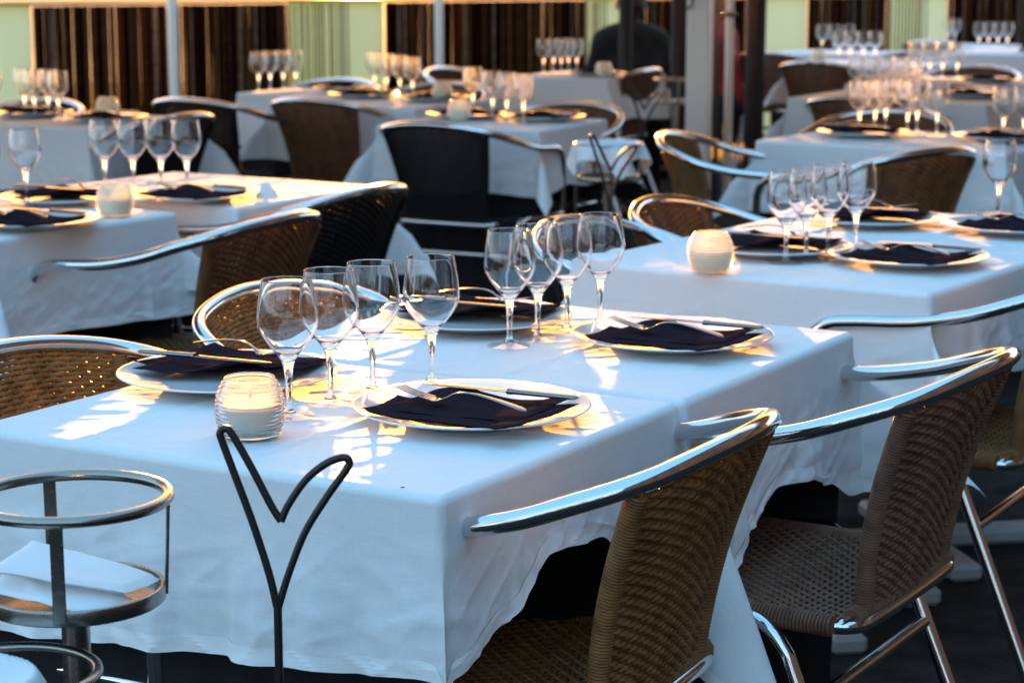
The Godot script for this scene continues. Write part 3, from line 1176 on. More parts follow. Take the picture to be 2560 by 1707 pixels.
func person(at: Vector3, facing: float, shirt: String, hair: String, label: String, bare_arms: bool) -> void:
	# seated on a 0.45 m seat, hands on the table in front (-Z), head height about 1.22 m
	var t := root_of("person")
	t.position = at
	t.rotation.y = facing
	t.scale = Vector3.ONE * 0.93
	tag(t, label, "person", "seated guests")
	var V := func(x: float, y: float, z: float) -> Vector3: return Vector3(x, y, z)
	var torso := [[V.call(-0.09, 0.52, 0.02), V.call(0.09, 0.52, 0.02), 0.125, 0.125], [V.call(0, 0.56, 0.02), V.call(0, 0.74, -0.01), 0.135, 0.125], [V.call(-0.06, 0.76, -0.015), V.call(-0.10, 0.93, -0.03), 0.115, 0.105], [V.call(0.06, 0.76, -0.015), V.call(0.10, 0.93, -0.03), 0.115, 0.105], [V.call(-0.165, 0.935, -0.03), V.call(0.165, 0.935, -0.03), 0.068, 0.068], [V.call(0, 0.97, -0.03), V.call(0, 1.04, -0.045), 0.075, 0.055], [V.call(-0.03, 0.995, -0.03), V.call(-0.15, 0.95, -0.03), 0.06, 0.055], [V.call(0.03, 0.995, -0.03), V.call(0.15, 0.95, -0.03), 0.06, 0.055]]
	var mb := MB.new()
	var body := torso.duplicate()
	for s in [-1.0, 1.0]:
		body.append([V.call(s * 0.190, 0.925, -0.03), V.call(s * 0.235, 0.72, -0.09), 0.052, 0.043])
		body.append([V.call(s * 0.235, 0.72, -0.09), V.call(s * 0.15, 0.785, -0.30), 0.043, 0.028])
		body.append([V.call(s * 0.09, 0.52, 0.0), V.call(s * 0.13, 0.50, -0.42), 0.088, 0.062])
		body.append([V.call(s * 0.13, 0.50, -0.42), V.call(s * 0.13, 0.09, -0.38), 0.06, 0.042])
		body.append([V.call(s * 0.13, 0.05, -0.37), V.call(s * 0.14, 0.035, -0.55), 0.04, 0.032])
	net(mb, body, 0.018, 0.05)
	var hd := [[V.call(0, 1.02, -0.045), V.call(0, 1.10, -0.055), 0.054, 0.052], [V.call(0, 1.205, -0.045), V.call(0, 1.22, -0.06), 0.092, 0.088], [V.call(0, 1.15, -0.085), V.call(0, 1.125, -0.105), 0.064, 0.048], [V.call(0, 1.185, -0.148), V.call(0, 1.163, -0.166), 0.009, 0.014], [V.call(-0.02, 1.128, -0.146), V.call(0.02, 1.128, -0.146), 0.009, 0.009], [V.call(-0.086, 1.19, -0.04), V.call(-0.09, 1.155, -0.045), 0.016, 0.012], [V.call(0.086, 1.19, -0.04), V.call(0.09, 1.155, -0.045), 0.016, 0.012]]
	net(mb, hd, 0.009, 0.022)
	for s in [-1.0, 1.0]:
		hand(mb, V.call(s * 0.15, 0.785, -0.30), V.call(-s * 0.25, 0.02, -1.0), -s)
	part("body", mb, M.skin, t)
	mb = MB.new()
	var sh := []
	for c in torso:
		sh.append([c[0], c[1], c[2] + 0.012, c[3] + 0.012])
	sh[5] = [V.call(0, 0.97, -0.03), V.call(0, 1.0, -0.038), 0.085, 0.068]
	for s in [-1.0, 1.0]:
		var q: Vector3 = V.call(s * 0.235, 0.72, -0.09)
		var p: Vector3 = V.call(s * 0.190, 0.925, -0.03)
		sh.append([p, p.lerp(q, 0.45) if bare_arms else q, 0.067, 0.06])
		if not bare_arms:
			sh.append([q, q.lerp(V.call(s * 0.15, 0.785, -0.30), 0.85), 0.058, 0.042])
	net(mb, sh, 0.018, 0.05)
	part("shirt", mb, M[shirt], t)
	mb = MB.new()
	var tr := [[V.call(-0.09, 0.51, 0.02), V.call(0.09, 0.51, 0.02), 0.142, 0.142]]
	for s in [-1.0, 1.0]:
		tr.append([V.call(s * 0.09, 0.52, 0.0), V.call(s * 0.13, 0.50, -0.42), 0.102, 0.077])
		tr.append([V.call(s * 0.13, 0.50, -0.42), V.call(s * 0.13, 0.12, -0.38), 0.075, 0.06])
	net(mb, tr, 0.02, 0.04)
	part("trousers", mb, M.trousers, t)
	mb = MB.new()
	net(mb, [[V.call(0, 1.215, -0.032), V.call(0, 1.232, -0.055), 0.099, 0.096], [V.call(0, 1.17, 0.01), V.call(0, 1.12, 0.0), 0.072, 0.05]], 0.012, 0.03)
	part("hair", mb, M[hair], t)
	for s in [-1.0, 1.0]:
		mb = MB.new()
		net(mb, [[V.call(s * 0.032, 1.192, -0.136), V.call(s * 0.032, 1.1921, -0.136), 0.011, 0.011]], 0.004, 0.004)
		part("eye", mb, M.eye_white, t)
		mb = MB.new()
		net(mb, [[V.call(s * 0.13, 0.045, -0.36), V.call(s * 0.14, 0.04, -0.56), 0.05, 0.043]], 0.015, 0.02)
		part("shoe", mb, M.shoe, t)

# ------------------------------------------------------------------ fence
const FENCE_AT := Vector3(-1.03, 0, -13.9)
const FENCE_DIR := Vector3(0.8616, 0, -0.5075)

func fence_section(a: float, b: float, what: String, label: String) -> void:
	var t := root_of("fence_section")
	t.position = FENCE_AT + FENCE_DIR * a
	t.rotation.y = atan2(-FENCE_DIR.z, FENCE_DIR.x)
	tag(t, label, "fence", "reed and glass fence sections")
	var w := b - a
	var mb := MB.new()
	mb.box(Vector3(w / 2, 1.098, -0.02), Vector3(w - 0.004, 0.022, 0.05), 0.004)
	part("top_rail", mb, M.rail_brass, t)
	mb = MB.new()
	mb.box(Vector3(w / 2, 0.07, -0.02), Vector3(w - 0.004, 0.04, 0.04), 0.004)
	part("bottom_rail", mb, M.dark_wood, t)
	if what != "reeds":
		mb = MB.new()
		mb.grid([PackedVector3Array([Vector3(0.008, 0.09, -0.035), Vector3(w - 0.008, 0.09, -0.035)]), PackedVector3Array([Vector3(0.008, 1.087, -0.035), Vector3(w - 0.008, 1.087, -0.035)])])
		part("glass_pane", mb, M.mint_glass, t)
	if what == "glass":
		return
	if what == "reeds":
		# dark backing strips with narrow slots of daylight between them
		var bx := 0.006
		while bx < w - 0.02:
			var bw := minf(rng.randf_range(0.018, 0.06), w - 0.006 - bx)
			mb = MB.new()
			mb.box(Vector3(bx + bw / 2, 0.585, -0.032), Vector3(bw, 0.99, 0.006), 0.001)
			part("backing_strip", mb, M.backing, t)
			bx += bw + rng.randf_range(0.002, 0.008)
	var x := 0.01
	var stop := w - 0.008
	if what == "half":
		stop = w * 0.60
	var sparse := what != "reeds"
	while x < stop:
		var r := rng.randf_range(0.0035, 0.0072)
		var roll := rng.randf()
		var k := 0
		if sparse:
			k = 4 if roll < 0.30 else (3 if roll < 0.5 else (6 if roll < 0.58 else 1))
		else:
			k = 0 if roll < 0.28 else (1 if roll < 0.50 else (2 if roll < 0.70 else (3 if roll < 0.84 else (4 if roll < 0.90 else (5 if roll < 0.97 else 6)))))
		mb = MB.new()
		var z := rng.randf_range(-0.008, 0.012)
		var lean := rng.randf_range(-0.003, 0.003)
		mb.tube(PackedVector3Array([Vector3(x, 0.03, z), Vector3(x + lean * 0.5 + rng.randf_range(-0.0015, 0.0015), 0.55, z + 0.003), Vector3(x + lean, 1.083 + rng.randf_range(-0.012, 0.003), z)]), [r, r * 0.95, r * 0.85], 6)
		part("reed", mb, M["reed_%d" % k], t)
		x += r * 2 + (rng.randf_range(0.008, 0.03) if sparse else (-0.002 if rng.randf() < 0.85 else rng.randf_range(0.002, 0.007)))

func post(x: float, z: float, w: float, h: float, m: Material, called: String, label: String, group := "", lean := 0.0, round_ := true) -> Node3D:
	var t := root_of(called)
	t.position = Vector3(x, 0, z)
	tag(t, label, "post", group)
	var mb := MB.new()
	if round_:
		mb.tube(PackedVector3Array([Vector3(0, 0.01, 0), Vector3(lean * 0.5, h / 2, 0), Vector3(lean, h, 0)]), w / 2, 16)
	else:
		mb.box(Vector3(0, h / 2 + 0.005, 0), Vector3(w, h, w), 0.006, Basis(Vector3.UP, -0.3))
	part("shaft", mb, m, t)
	mb = MB.new()
	mb.box(Vector3(0, 0.006, 0), Vector3(w * 2.2, 0.012, w * 2.2), 0.003)
	part("base_plate", mb, M.dark_bracket, t)
	return t

# ------------------------------------------------------------------ parasols
func parasol(x: float, z: float, side: float, pole: bool, label: String) -> void:
	var t := root_of("parasol")
	t.position = Vector3(x, 0, z)
	t.rotation.y = deg_to_rad(-30.5)
	tag(t, label, "parasol", "cream parasols over the terrace")
	var h := side / 2
	var mb := MB.new()
	var rows := []
	for i in 7:
		var f := i / 6.0
		var row := PackedVector3Array()
		for k in 33:
			var w := TAU * k / 32.0
			var m := f * h / maxf(absf(cos(w)), absf(sin(w)))
			row.append(Vector3(cos(w) * m, 3.0 - 0.6 * f - 0.06 * sin(PI * f) * absf(sin(w * 4.0)), sin(w) * m))
		rows.append(row)
	mb.grid(rows)
	rows = []
	for i in 2:
		var row := PackedVector3Array()
		for k in 33:
			var w := TAU * k / 32.0
			var m := (h + 0.01 * i) / maxf(absf(cos(w)), absf(sin(w)))
			row.append(Vector3(cos(w) * m, 2.4 - i * (0.17 + 0.02 * absf(sin(w * 8.0))), sin(w) * m))
		rows.append(row)
	mb.grid(rows)
	part("canopy", mb, M.canvas, t)
	for k in 8:
		var w := TAU * k / 8.0 + PI / 4
		var m := 0.98 * h / maxf(absf(cos(w)), absf(sin(w)))
		mb = MB.new()
		mb.tube(PackedVector3Array([Vector3(0, 2.955, 0), Vector3(cos(w) * m, 2.385, sin(w) * m)]), 0.012, 6)
		part("rib", mb, M.dark_wood, t)
	mb = MB.new()
	mb.tube(PackedVector3Array([Vector3(0, 2.82 if not pole else 0.01, 0), Vector3(0, 3.06, 0)]), 0.03, 12)
	part("pole", mb, M.white_paint, t)

# ------------------------------------------------------------------ trees behind the viewer
func trees_behind() -> void:
	var r := RandomNumberGenerator.new()
	r.seed = 91
	var mb := MB.new()
	for k in 11:
		var c := Vector3(-18.0 + k * 3.6 + r.randf_range(-0.8, 0.8), 0, 20.0 + r.randf_range(-2.0, 3.0))
		var h := r.randf_range(3.6, 6.8)
		mb.tube(PackedVector3Array([c, c + Vector3(0.1, h * 0.35, 0), c + Vector3(-0.1, h * 0.75, 0.1)]), [0.2, 0.15, 0.06], 7)
		for n in 620:
			var d := Vector3(r.randfn(), r.randfn(), r.randfn()).normalized() * pow(r.randf(), 0.45)
			var p := c + Vector3(d.x * 1.9, h * 0.62 + d.y * h * 0.36, d.z * 1.7)
			var a := Vector3(r.randfn(), r.randfn(), r.randfn()).normalized() * r.randf_range(0.12, 0.3)
			var b := a.cross(Vector3(r.randfn(), r.randfn(), r.randfn()).normalized()) * 0.9
			mb.out_tri(p + a, p + b, p - a - b, c)
	tag(single("trees", mb, M.leaf), "dark trees behind the viewer, mirrored in the wine glasses", "trees", "", "stuff")

# ------------------------------------------------------------------ the scene
func _ready() -> void:
	rng.seed = 4242
	# camera
	var cam := Camera3D.new()
	cam.name = "camera"
	var ca := CameraAttributesPhysical.new()
	ca.frustum_focal_length = 74.2
	ca.frustum_focus_distance = 2.65
	ca.frustum_near = 0.05
	ca.frustum_far = 4000.0
	ca.exposure_aperture = 8.2
	cam.attributes = ca
	cam.fov = 18.37
	cam.position = Vector3(0, 1.35, 0)
	cam.rotation = Vector3(deg_to_rad(-10.215), 0, 0)
	cam.far = 4000.0
	add_child(cam)
	cam.current = true
	# sky
	var we := WorldEnvironment.new()
	we.name = "environment"
	var env := Environment.new()
	env.background_mode = Environment.BG_SKY
	var sky := Sky.new()
	var ps := ProceduralSkyMaterial.new()
	ps.sky_top_color = Color(0.37, 0.58, 0.73)
	ps.sky_horizon_color = Color(0.75, 0.81, 0.85)
	ps.sky_curve = 0.22
	ps.ground_bottom_color = Color(0.05, 0.05, 0.05)
	ps.ground_horizon_color = Color(0.3, 0.3, 0.3)
	ps.sun_angle_max = 50.0
	ps.sun_curve = 0.62
	ps.sky_energy_multiplier = 0.68
	sky.sky_material = ps
	env.sky = sky
	env.tonemap_mode = Environment.TONE_MAPPER_LINEAR
	env.tonemap_exposure = 7.4
	env.sdfgi_enabled = true
	env.ssao_enabled = true
	env.ssil_enabled = true
	we.environment = env
	add_child(we)
	# sun, low behind the terrace
	var sun := DirectionalLight3D.new()
	sun.name = "sun"
	sun.light_energy = 1.3
	sun.light_color = Color(1.0, 0.67, 0.28)
	sun.light_angular_distance = 0.8
	sun.shadow_enabled = true
	var el := deg_to_rad(2.7)
	var az := deg_to_rad(-4.0)
	var to_sun := Vector3(sin(az) * cos(el), sin(el), -cos(az) * cos(el))
	add_child(sun)
	sun.look_at_from_position(to_sun * 30.0, Vector3.ZERO)

	make_materials()

	# setting
	var mb := MB.new()
	mb.grid([PackedVector3Array([Vector3(-60, 0, -24), Vector3(60, 0, -24)]), PackedVector3Array([Vector3(-60, 0, 60), Vector3(60, 0, 60)])])
	tag(single("ground", mb, M.paving_dark), "dark paved terrace floor under the tables", "floor", "", "structure")
	mb = MB.new()
	mb.grid([PackedVector3Array([Vector3(-60, 0.0, -32), Vector3(60, 0.0, -32)]), PackedVector3Array([Vector3(-60, 0.0, -24), Vector3(60, 0.0, -24)])])
	tag(single("promenade", mb, M.pale_stone), "pale stone promenade beyond the reed fence", "path", "", "structure")
	mb = MB.new()
	mb.grid([PackedVector3Array([Vector3(-1800, -0.05, -3500), Vector3(1800, -0.05, -3500)]), PackedVector3Array([Vector3(-1800, -0.05, -32), Vector3(1800, -0.05, -32)])])
	tag(single("water", mb, M.sea), "bright calm water beyond the promenade", "water", "", "structure")

	# behind the viewer: mirrored in glasses and rails
	trees_behind()
	var hb := root_of("building")
	tag(hb, "plain dark building beyond the right edge, mirrored in steel and glass", "building")
	hb.position = Vector3(8.0, 0, 1.0)
	mb = MB.new()
	mb.box(Vector3(2.0, 4.5, 0), Vector3(4.0, 9.0, 26.0), 0.02)
	part("wall", mb, M.facade, hb)
	mb = MB.new()
	mb.box(Vector3(1.9, 9.1, 0), Vector3(4.6, 0.2, 26.6), 0.02)
	part("roof", mb, M.dark_bracket, hb)
	for fl in 3:
		for k in 8:
			mb = MB.new()
			mb.box(Vector3(0.0, 1.7 + fl * 2.9, -11.0 + k * 3.1), Vector3(0.06, 1.5, 1.1), 0.01)
			part("window", mb, M.window_dark, hb)

	# fence
	fence_section(-3.6, -2.14, "glass", "frosted mint glass fence pane at the far left edge")
	fence_section(-2.14, -1.28, "reeds", "dark reed fence section left of the left white post")
	fence_section(-1.28, -0.46, "reeds", "rusty brown reed fence section right of the left white post")
	fence_section(-0.46, 0.24, "half", "mint glass fence pane half covered by pale reeds, left of middle")
	fence_section(0.24, 0.63, "reeds", "narrow reed fence section left of the thin grey post")
	fence_section(0.63, 1.80, "reeds", "long brown reed fence section right of the thin grey post")
	fence_section(1.80, 2.10, "half", "narrow mint glass pane behind the person in black")
	fence_section(2.10, 3.36, "reeds", "dark reed fence section behind the two seated people")
	fence_section(3.36, 3.76, "glass", "mint glass pane right of the dark trunk post")
	fence_section(3.76, 4.52, "reeds", "dark reed section right of the mint pane, behind golden glasses")
	fence_section(4.52, 5.13, "half", "mint glass pane with pale reeds near the right edge")
	fence_section(5.13, 6.60, "reeds", "dark reed section at the far right edge")

	# posts
	post(-2.03, -12.75, 0.06, 2.6, M.white_paint, "white_post", "slim white post before the reed fence at left", "white posts on the terrace")
	post(-0.48, -14.0, 0.058, 2.6, M.white_paint, "white_post", "thin grey white post before the middle reeds", "white posts on the terrace")
	var p3 := post(0.90, -10.2, 0.108, 2.8, M.white_paint, "white_post", "thick square white post right of the person in black", "white posts on the terrace", 0.0, false)
	mb = MB.new()
	mb.tube(curve([Vector3(-0.075, 1.25, 0.06), Vector3(-0.05, 1.24, 0.085), Vector3(-0.045, 1.19, 0.09), Vector3(-0.05, 1.14, 0.085), Vector3(-0.075, 1.13, 0.06)], 6), 0.006, 8)
	part("handle", mb, M.dark_bracket, p3)
	var p4 := post(1.185, -11.6, 0.046, 2.8, M.white_paint, "white_post", "slim white pole just right of the thick white post", "white posts on the terrace")
	mb = MB.new()
	mb.lathe([Vector2(0.024, 1.055), Vector2(0.04, 1.055), Vector2(0.042, 1.07), Vector2(0.024, 1.075), Vector2(0.024, 1.055)], 20)
	mb.outward()
	part("black_collar", mb, M.dark_bracket, p4)
	post(1.125, -11.65, 0.026, 2.8, M.dark_bracket, "dark_post", "thin black rod between the two white posts", "dark posts on the terrace")
	post(1.345, -11.8, 0.11, 2.8, M.dark_wood, "trunk_post", "dark rough wooden trunk post right of the white poles", "dark posts on the terrace", 0.02)
	post(0.635, -11.9, 0.075, 2.8, M.dark_wood, "dark_post", "dark brown post before the back of the person in black", "dark posts on the terrace")
	post(0.845, -10.75, 0.082, 2.8, M.dark_wood, "dark_post", "dark brown post touching the left of the thick white post", "dark posts on the terrace")

	# parasols over the far half of the terrace, their canopies above the frame
	parasol(0.90, -10.2, 4.2, false, "cream parasol canopy carried by the thick square white post")
	parasol(-3.0, -7.2, 4.4, true, "cream parasol standing left of the left tables")
	parasol(3.7, -7.4, 4.4, true, "cream parasol standing right of the sunlit tables")

	# tables: drops are listed front, right, back, left, each from its left end seen from outside
	var std := [[0.25, 0.26, 0.24, 0.25], [0.25, 0.22, 0.24, 0.25], [0.25, 0.25, 0.25], [0.25, 0.24, 0.25]]
	make_table("front", [[0.275, 0.268, 0.255, 0.245, 0.235, 0.222], [0.222, 0.19, 0.13, 0.14, 0.21, 0.26], [0.2, 0.2], [0.24, 0.25]], [0.10, 0.3, 0.3, 0.3])
	make_table("second", [[0.2, 0.22, 0.26, 0.30, 0.36], [0.36, 0.30, 0.24, 0.20, 0.21, 0.24, 0.28], [0.28, 0.25], [0.25, 0.25]], [Vector2(0.46, 0.38), 0.85, 0.5, 0.3])
	make_table("right", [[0.26, 0.27, 0.27, 0.28], [0.28, 0.22, 0.2, 0.22, 0.25], [0.2, 0.2], [0.25, 0.25]], [0.85, 0.5, 0.5, 0.6])
	make_table("left", [[0.25, 0.25], [0.25, 0.24, 0.25, 0.26], [0.2, 0.2], [0.25, 0.25]])
	for key in TABLES:
		if not key in ["front", "second", "right", "left"]:
			make_table(key, std)

	# chairs
	var F := Vector2(-0.8616, -0.5075)
	var E := Vector2(0.5075, -0.8616)
	chair(Vector2(0.289, -2.505), Vector2(-0.8846, -0.4664), "wicker_tan", "tan wicker armchair nearest on the right, at the front table")
	chair(Vector2(0.692, -2.952), Vector2(-0.853, -0.522), "wicker_brown", "grey brown wicker armchair whose seat shows, lower right")
	chair(Vector2(1.14, -3.93), F, "wicker_tan", "wicker armchair cut by the right frame edge")
	chair(Vector2(-0.765, -3.07), -F, "wicker_honey", "honey wicker armchair cut by the left edge beside the front table")
	chair(Vector2(-0.46, -3.64), -F, "wicker_honey", "honey wicker armchair seen through the front row of glasses")
	chair(Vector2(-0.507, -4.686), Vector2(-0.8746, -0.4848), "wicker_umber", "brown armchair with long sloping arm, right of the left table")
	chair(Vector2(-0.34, -5.29), F, "wicker_black", "black wicker armchair behind the brown one, left of middle")
	chair(Vector2(0.10, -4.62), -F, "wicker_black", "black wicker chair hidden behind the second row of glasses")
	chair(Vector2(0.325, -5.03), Vector2(0.86, 0.42), "wicker_umber", "brown armchair with golden rim behind the right candle")
	chair(Vector2(0.50, -7.0), Vector2(0.93, 0.30), "wicker_tan", "tan armchair seen side on before the white posts")
	chair(Vector2(1.30, -6.38), Vector2(-0.60, -0.80), "wicker_tan", "tan wicker chair seen from behind, right of the glasses")
	chair(Vector2(-0.30, -7.42), E.rotated(deg_to_rad(-2)), "wicker_black", "large black wicker chair seen from behind, centre")
	chair(Vector2(-0.85, -8.75), E, "wicker_umber", "brown wicker chair seen from behind, left of the black one")
	chair(Vector2(-1.35, -8.75), E, "wicker_black", "black wicker chair seen from behind, left of the brown one")
	chair(Vector2(-0.80, -10.25), -E, "wicker_black", "dark chair beyond the glasses before the pale reeds")
	chair(Vector2(0.27, -8.55), -E, "wicker_umber", "dark brown chair facing the camera over the middle table")
	chair(Vector2(0.74, -11.2), F, "wicker_umber", "brown chair with bright rail before the person in black")
	chair(Vector2(-0.40, -11.35), -F, "wicker_umber", "chair rail showing left of the table of the person in black")
	chair(Vector2(-0.28, -9.95), -E, "wicker_umber", "chair rail behind the middle table candles")
	chair(Vector2(-1.20, -7.85), F, "wicker_black", "black chair at the right end of the far left table")
	chair(Vector2(-1.90, -8.75), -E, "wicker_black", "dark chair behind the far left table")
	chair(Vector2(1.70, -12.0), E, "wicker_umber", "brown chair back right of the trunk post")
	chair(Vector2(1.46, -8.05), -E, "wicker_umber", "chair rail low behind the sunlit table")
	chair(Vector2(1.43, -8.88), E, "wicker_umber", "brown chair back between the sunlit and golden tables")
	chair(Vector2(2.03, -9.95), -E, "wicker_umber", "brown chair behind the golden table")
	chair(Vector2(2.55, -11.55), -E, "wicker_umber", "brown chair behind the third sunlit table")
	chair(Vector2(3.0, -15.2), E, "wicker_black", "black chair rail far away before the right reeds")
	chair(Vector2(2.52, -13.35), -E, "wicker_black", "chair rail behind the golden row near the fence")
	chair(Vector2(1.58, -13.2), E, "wicker_umber", "dark brown chair just right of the trunk post, far back")
	chair(Vector2(3.66, -13.4), E, "wicker_black", "dark chair rail at the far upper right edge")

	# candles
	candle(-0.334, -2.632, "ribbed candle glass on the front table, half full of cream wax")
	candle(0.388, -4.085, "ribbed candle glass glowing orange on the right table")
	candle(-0.945, -5.00, "glowing ribbed candle glass on the left table")
	candle(-0.20, -8.05, "candle glass left of the golden glasses on the middle table")
	candle(-0.30, -9.12, "candle glass on the table behind the middle one")
	candle(-1.57, -8.22, "small pale candle glass on the far left table")
	candle(0.48, -11.08, "pale candle glass on the table before the person in black")
	candle(1.84, -12.75, "small candle glass on the table right of the trunk post")

	# wine glasses
	glasses([[-0.297, -2.748], [-0.249, -2.837], [-0.196, -2.908], [-0.115, -2.965]], "empty wine glass, %s from the left of the front row", "front row of four wine glasses", false)
	glasses([[-0.004, -3.268], [0.041, -3.326], [0.090, -3.406], [0.147, -3.477]], "empty wine glass, %s from the left of the second row", "second row of four wine glasses", false)
	glasses([[0.55, -4.20], [0.600, -4.265], [0.655, -4.335], [0.72, -4.39]], "wine glass, %s from the left in the right table row", "four wine glasses on the right table", false)
	glasses([[1.148, -4.96]], "single wine glass near the right edge before the tan chair", "", false)
	glasses([[-1.305, -5.20], [-1.22, -5.28]], "wine glass, %s from the left frame edge on the left table", "two wine glasses at the left edge", false)
	glasses([[-1.08, -5.585], [-1.005, -5.585], [-0.93, -5.58], [-0.86, -5.57]], "wine glass, %s from the left in the row behind the left candle", "four wine glasses behind the left candle", false)
	glasses([[-1.17, -9.80], [-1.125, -9.87], [-1.07, -9.93], [-1.02, -10.0]], "small distant wine glass, %s from the left before the pale reeds", "four wine glasses left of the mint pane", false)
	glasses([[-0.63, -9.72], [-0.565, -9.58], [-0.50, -9.45], [-0.435, -9.27]], "distant wine glass, %s from the left before the mint pane", "four wine glasses before the mint pane", false)
	glasses([[-0.155, -8.40], [-0.075, -8.10], [-0.02, -8.0], [0.042, -7.88]], "golden lit wine glass, %s from the left on the middle table", "four golden wine glasses on the middle table", false)
	glasses([[0.17, -11.42], [0.225, -11.50], [0.265, -11.45], [0.305, -11.52], [0.35, -11.50]], "far wine glass, %s from the left near the person in black", "five wine glasses near the person in black", false)
	glasses([[-2.02, -8.22], [-1.91, -8.30], [-1.85, -8.20], [-1.80, -8.22], [-1.735, -8.10]], "wine glass, %s from the left on the far left table", "five wine glasses on the far left table", false)
	glasses([[1.215, -7.40], [1.28, -7.46], [1.335, -7.56], [1.38, -7.38], [1.425, -7.44], [1.475, -7.34]], "sunlit wine glass, %s from the left of the big golden group", "six golden wine glasses on the sunlit table", false)
	glasses([[1.655, -7.12], [1.71, -7.06]], "wine glass, %s from the left of the pair by the right edge", "pair of wine glasses by the right edge", false)
	glasses([[1.52, -9.36], [1.58, -9.32], [1.645, -9.38], [1.71, -9.34], [1.77, -9.36]], "golden wine glass, %s from the left on the golden table", "five wine glasses on the golden table", false)
	glasses([[2.09, -11.0], [2.155, -10.96], [2.225, -10.98], [2.295, -10.95]], "golden wine glass, %s from the left on the third sunlit table", "four wine glasses on the third sunlit table", false)
	glasses([[1.94, -12.62], [2.01, -12.63], [2.08, -12.60], [2.155, -12.62]], "far golden wine glass, %s from the left, right of the trunk", "four wine glasses right of the trunk post", false)
	glasses([[2.04, -14.0], [2.12, -14.02], [2.21, -13.98]], "dim far wine glass, %s from the left before the dark reeds", "three dim wine glasses before the reeds", false)
	glasses([[3.18, -14.5], [3.25, -14.52], [3.31, -14.5], [3.375, -14.5]], "far wine glass, %s from the left at the upper right", "four wine glasses at the upper right", false)
	glasses([[3.14, -15.33], [3.20, -15.38]], "dim wine glass, %s from the left beside the right mint pane", "two dim wine glasses by the right pane", false)

	# place settings
	place_setting(-0.0535, -2.745, axes("front")[0], "front right place nearest the camera", 1)
	place_setting(-0.407, -2.975, -axes("front")[0], "front left place behind the candle", 1)
	place_setting(0.254, -3.285, axes("second")[0], "right place of the second table", 1)
	place_setting(-0.058, -3.47, -axes("second")[0], "left place behind the front glasses", 1)
	place_setting(0.796, -4.20, axes("right")[0], "right table, place right of the glasses", 1)
	place_setting(0.545, -4.345, -axes("right")[0], "right table, place behind the candle", 1)
	place_setting(0.836, -4.84, -axes("right_rear")[0], "right table, rear place below the tan chair", 1)
	place_setting(1.125, -4.70, axes("right_rear")[0], "right table, place at the frame edge", 1)
	place_setting(-1.10, -4.80, axes("left")[0], "left table, place left of the candle", 1)
	place_setting(-1.13, -5.28, -axes("left_rear")[0], "left table, place behind the candle", 1)
	place_setting(-0.80, -5.34, axes("left_rear")[0], "left table, place right of the candle", 1)
	for k in [["middle", 0.18, 0.42, 1, "middle table, right place"], ["middle", 0.50, 0.40, -1, "middle table, left place by the candle"], ["inner", 0.18, 0.42, 1, "table behind the brown chair, right place"], ["inner", 0.58, 0.45, -1, "table behind the brown chair, left place"], ["inner_left", 0.2, 0.3, 1, "table left of the brown chair"], ["far_left", 0.18, 0.3, 1, "far left table, right place"], ["far_left", 0.60, 0.34, -1, "far left table, left place"], ["black_man", 0.18, 0.2, 1, "table before the person in black"], ["sunny", 0.20, 0.42, 1, "sunlit table, right place"], ["sunny", 0.66, 0.33, -1, "sunlit table, left end"], ["sunny_right", 0.55, 0.25, -1, "table at the right frame edge"], ["golden", 0.2, 0.4, 1, "golden table, right place"], ["golden_far", 0.2, 0.42, 1, "third sunlit table, right place"], ["fence_right", 0.3, 0.3, 1, "far right table by the fence"]]:
		var q := on_table(k[0], k[1], k[2])
		place_setting(q.x, q.z, axes(k[0])[0] * k[3], k[4], 0 if q.z < -9.5 else 1)

	# bucket stands and wire stands
	var bs := take("bucket", "wine_bucket_stand", make_bucket_stand)
	bs.position = Vector3(-0.475, 0, -2.205)
	tag(bs, "steel ring bucket stand with a white napkin on its tray, lower left", "stand", "steel bucket stands")
	bs = take("bucket", "wine_bucket_stand", make_bucket_stand)
	bs.position = Vector3(-0.514, 0, -2.06)
	bs.scale = Vector3(0.86, 0.81, 0.86)
	tag(bs, "steel ring stand draped with white cloth in the bottom left corner", "stand", "steel bucket stands")
	bs = take("bucket", "wine_bucket_stand", make_bucket_stand)
	bs.position = Vector3(0.305, 0, -6.65)
	tag(bs, "distant steel ring stand with white cloth before the middle table", "stand", "steel bucket stands")
	bs = take("bucket", "wine_bucket_stand", make_bucket_stand)
	bs.position = Vector3(0.80, 0, -10.35)
	tag(bs, "far steel ring stand at the foot of the thick white post", "stand", "steel bucket stands")

	var fn := FastNoiseLite.new()
	fn.seed = 19
	fn.frequency = 1.3
	var nap := root_of("white_napkin")
	nap.position = Vector3(-0.475, 0.6722, -2.205)
	nap.rotation.y = deg_to_rad(-4.0)
	tag(nap, "crisp white folded napkin lying on the steel stand's lower tray", "napkin")
	mb = wavy_sheet([Vector3(-0.082, 0.030, 0.040), Vector3(0.070, 0.012, 0.052), Vector3(0.094, 0.012, -0.004), Vector3(-0.056, 0.044, -0.036)], 0.009, func(u: float, v: float) -> float: return 0.003 + 0.003 * fn.get_noise_2d(u, v) + 0.002 * sin(PI * u))
	part("upper_fold", mb, M.white_napkin, nap)
	mb = wavy_sheet([Vector3(-0.086, 0.010, 0.036), Vector3(0.036, 0.0, 0.080), Vector3(0.074, 0.004, 0.036), Vector3(-0.060, 0.030, -0.020)], 0.006, func(u: float, v: float) -> float: return 0.002 + 0.010 * maxf(0.0, fn.get_noise_2d(u * 1.6 + 3.0, v)) * (1.0 - u))
	part("lower_fold", mb, M.white_napkin, nap)

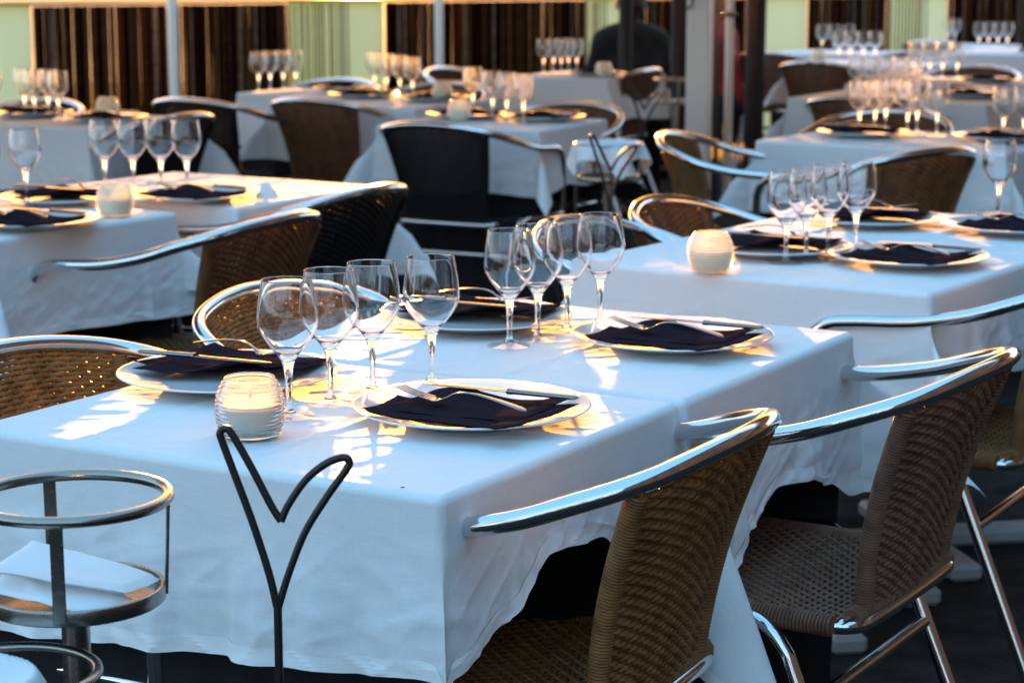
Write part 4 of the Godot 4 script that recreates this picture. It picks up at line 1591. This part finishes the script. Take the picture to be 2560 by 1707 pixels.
	for k in [[-0.555, -2.035, "white cloth draped over the steel ring in the bottom left corner", 0.4, 0.17], [0.305, -6.65, "small white cloth hung over the distant ring stand", 1.0, 0.16]]:
		var dr := single("draped_cloth", drape(k[4], 0.072 if k[1] > -3.0 else 0.104), M.white_linen)
		dr.position = Vector3(k[0], 0.642 if k[1] > -3.0 else 0.7905, k[1])
		dr.rotation.y = k[3]
		tag(dr, k[2], "cloth", "white cloths over ring stands")

	var ws := take("wire", "black_wire_stand", make_wire_stand)
	ws.position = Vector3(-0.257, 0, -2.2)
	tag(ws, "black wire stand shaped like two open leaves before the front cloth", "stand", "black wire leaf stands")
	ws = take("wire", "black_wire_stand", make_wire_stand)
	ws.position = Vector3(0.277, 0, -6.05)
	ws.rotation.y = 0.25
	tag(ws, "distant black wire leaf stand beside the middle table corner", "stand", "black wire leaf stands")
	ws = take("wire", "black_wire_stand", make_wire_stand)
	ws.position = Vector3(0.53, 0, -8.6)
	ws.rotation.y = -0.1
	tag(ws, "farthest black wire leaf stand before the brown chair", "stand", "black wire leaf stands")

	# small folded napkin tent and a crumb
	mb = MB.new()
	for s in [-1.0, 1.0]:
		soft_fold(mb, [Vector3(-0.03, 0.0, s * 0.022), Vector3(0.03, 0.0, s * 0.022), Vector3(0.006, 0.042, s * 0.002), Vector3(-0.012, 0.042, s * 0.002)], func(_u: float, _v: float) -> float: return 0.0, 0.002, 8, 6)
	var tent := single("napkin_tent", mb, M.white_napkin)
	tent.position = Vector3(-0.625, 0.7525, -5.36)
	tag(tent, "tiny white folded napkin tent on the left table's far corner", "napkin")
	mb = MB.new()
	mb.box(Vector3(0, 0.001, 0), Vector3(0.008, 0.002, 0.003), 0.001)
	var cr := single("crumb", mb, M.rubber)
	cr.scale = Vector3(0.6, 0.6, 0.6)
	cr.position = on_table("front", 0.062, 0.012, 0.7520)
	tag(cr, "tiny grey crumb on the front table's near edge", "crumb")

	# people
	person(Vector3(0.72, 0, -12.75), deg_to_rad(12.0), "shirt_black", "hair_dark", "person in a black shirt seated with back turned before the fence", false)
	person(Vector3(1.31, 0, -13.3), deg_to_rad(70.0), "shirt_red", "hair_fair", "person in a red top seated behind the slim white pole", true)

# a square cloth laid over a ring: flat middle, sides hanging in folds
func drape(half: float, R: float) -> MB:
	var fn := FastNoiseLite.new()
	fn.seed = 5
	fn.frequency = 5.0
	var mb := MB.new()
	var rows := []
	var uvs := []
	var n := 44
	var seg := 112
	for i in n + 1:
		var row := PackedVector3Array()
		var ur := PackedVector2Array()
		for j in seg + 1:
			var w := TAU * j / seg
			var far := half / maxf(absf(cos(w)), absf(sin(w)))
			far = minf(far, half * 1.36)
			var r := far * i / n
			var c := Vector3(cos(w), 0, sin(w))
			var p: Vector3
			if r < R:
				p = c * r + Vector3(0, -0.012 * (1 - pow(r / R, 2)) + 0.0015 * fn.get_noise_2d(c.x * r * 3, c.z * r * 3), 0)
			else:
				var l := r - R
				var fold := 0.016 * sin(w * 6.0 + 0.6) * smoothstep(0.0, 0.09, l) + 0.012 * fn.get_noise_2d(c.x * 0.4, c.z * 0.4) * smoothstep(0.0, 0.05, l)
				p = c * (R + 0.008 * (1 - exp(-l * 70)) + fold + l * 0.14) + Vector3(0, -maxf(0.0, l - 0.006 * (1 - exp(-l * 70))) * 0.98, 0)
			row.append(p)
			ur.append(Vector2(c.x * r, c.z * r))
		rows.append(row)
		uvs.append(ur)
	mb.grid(rows, false, uvs)
	return mb
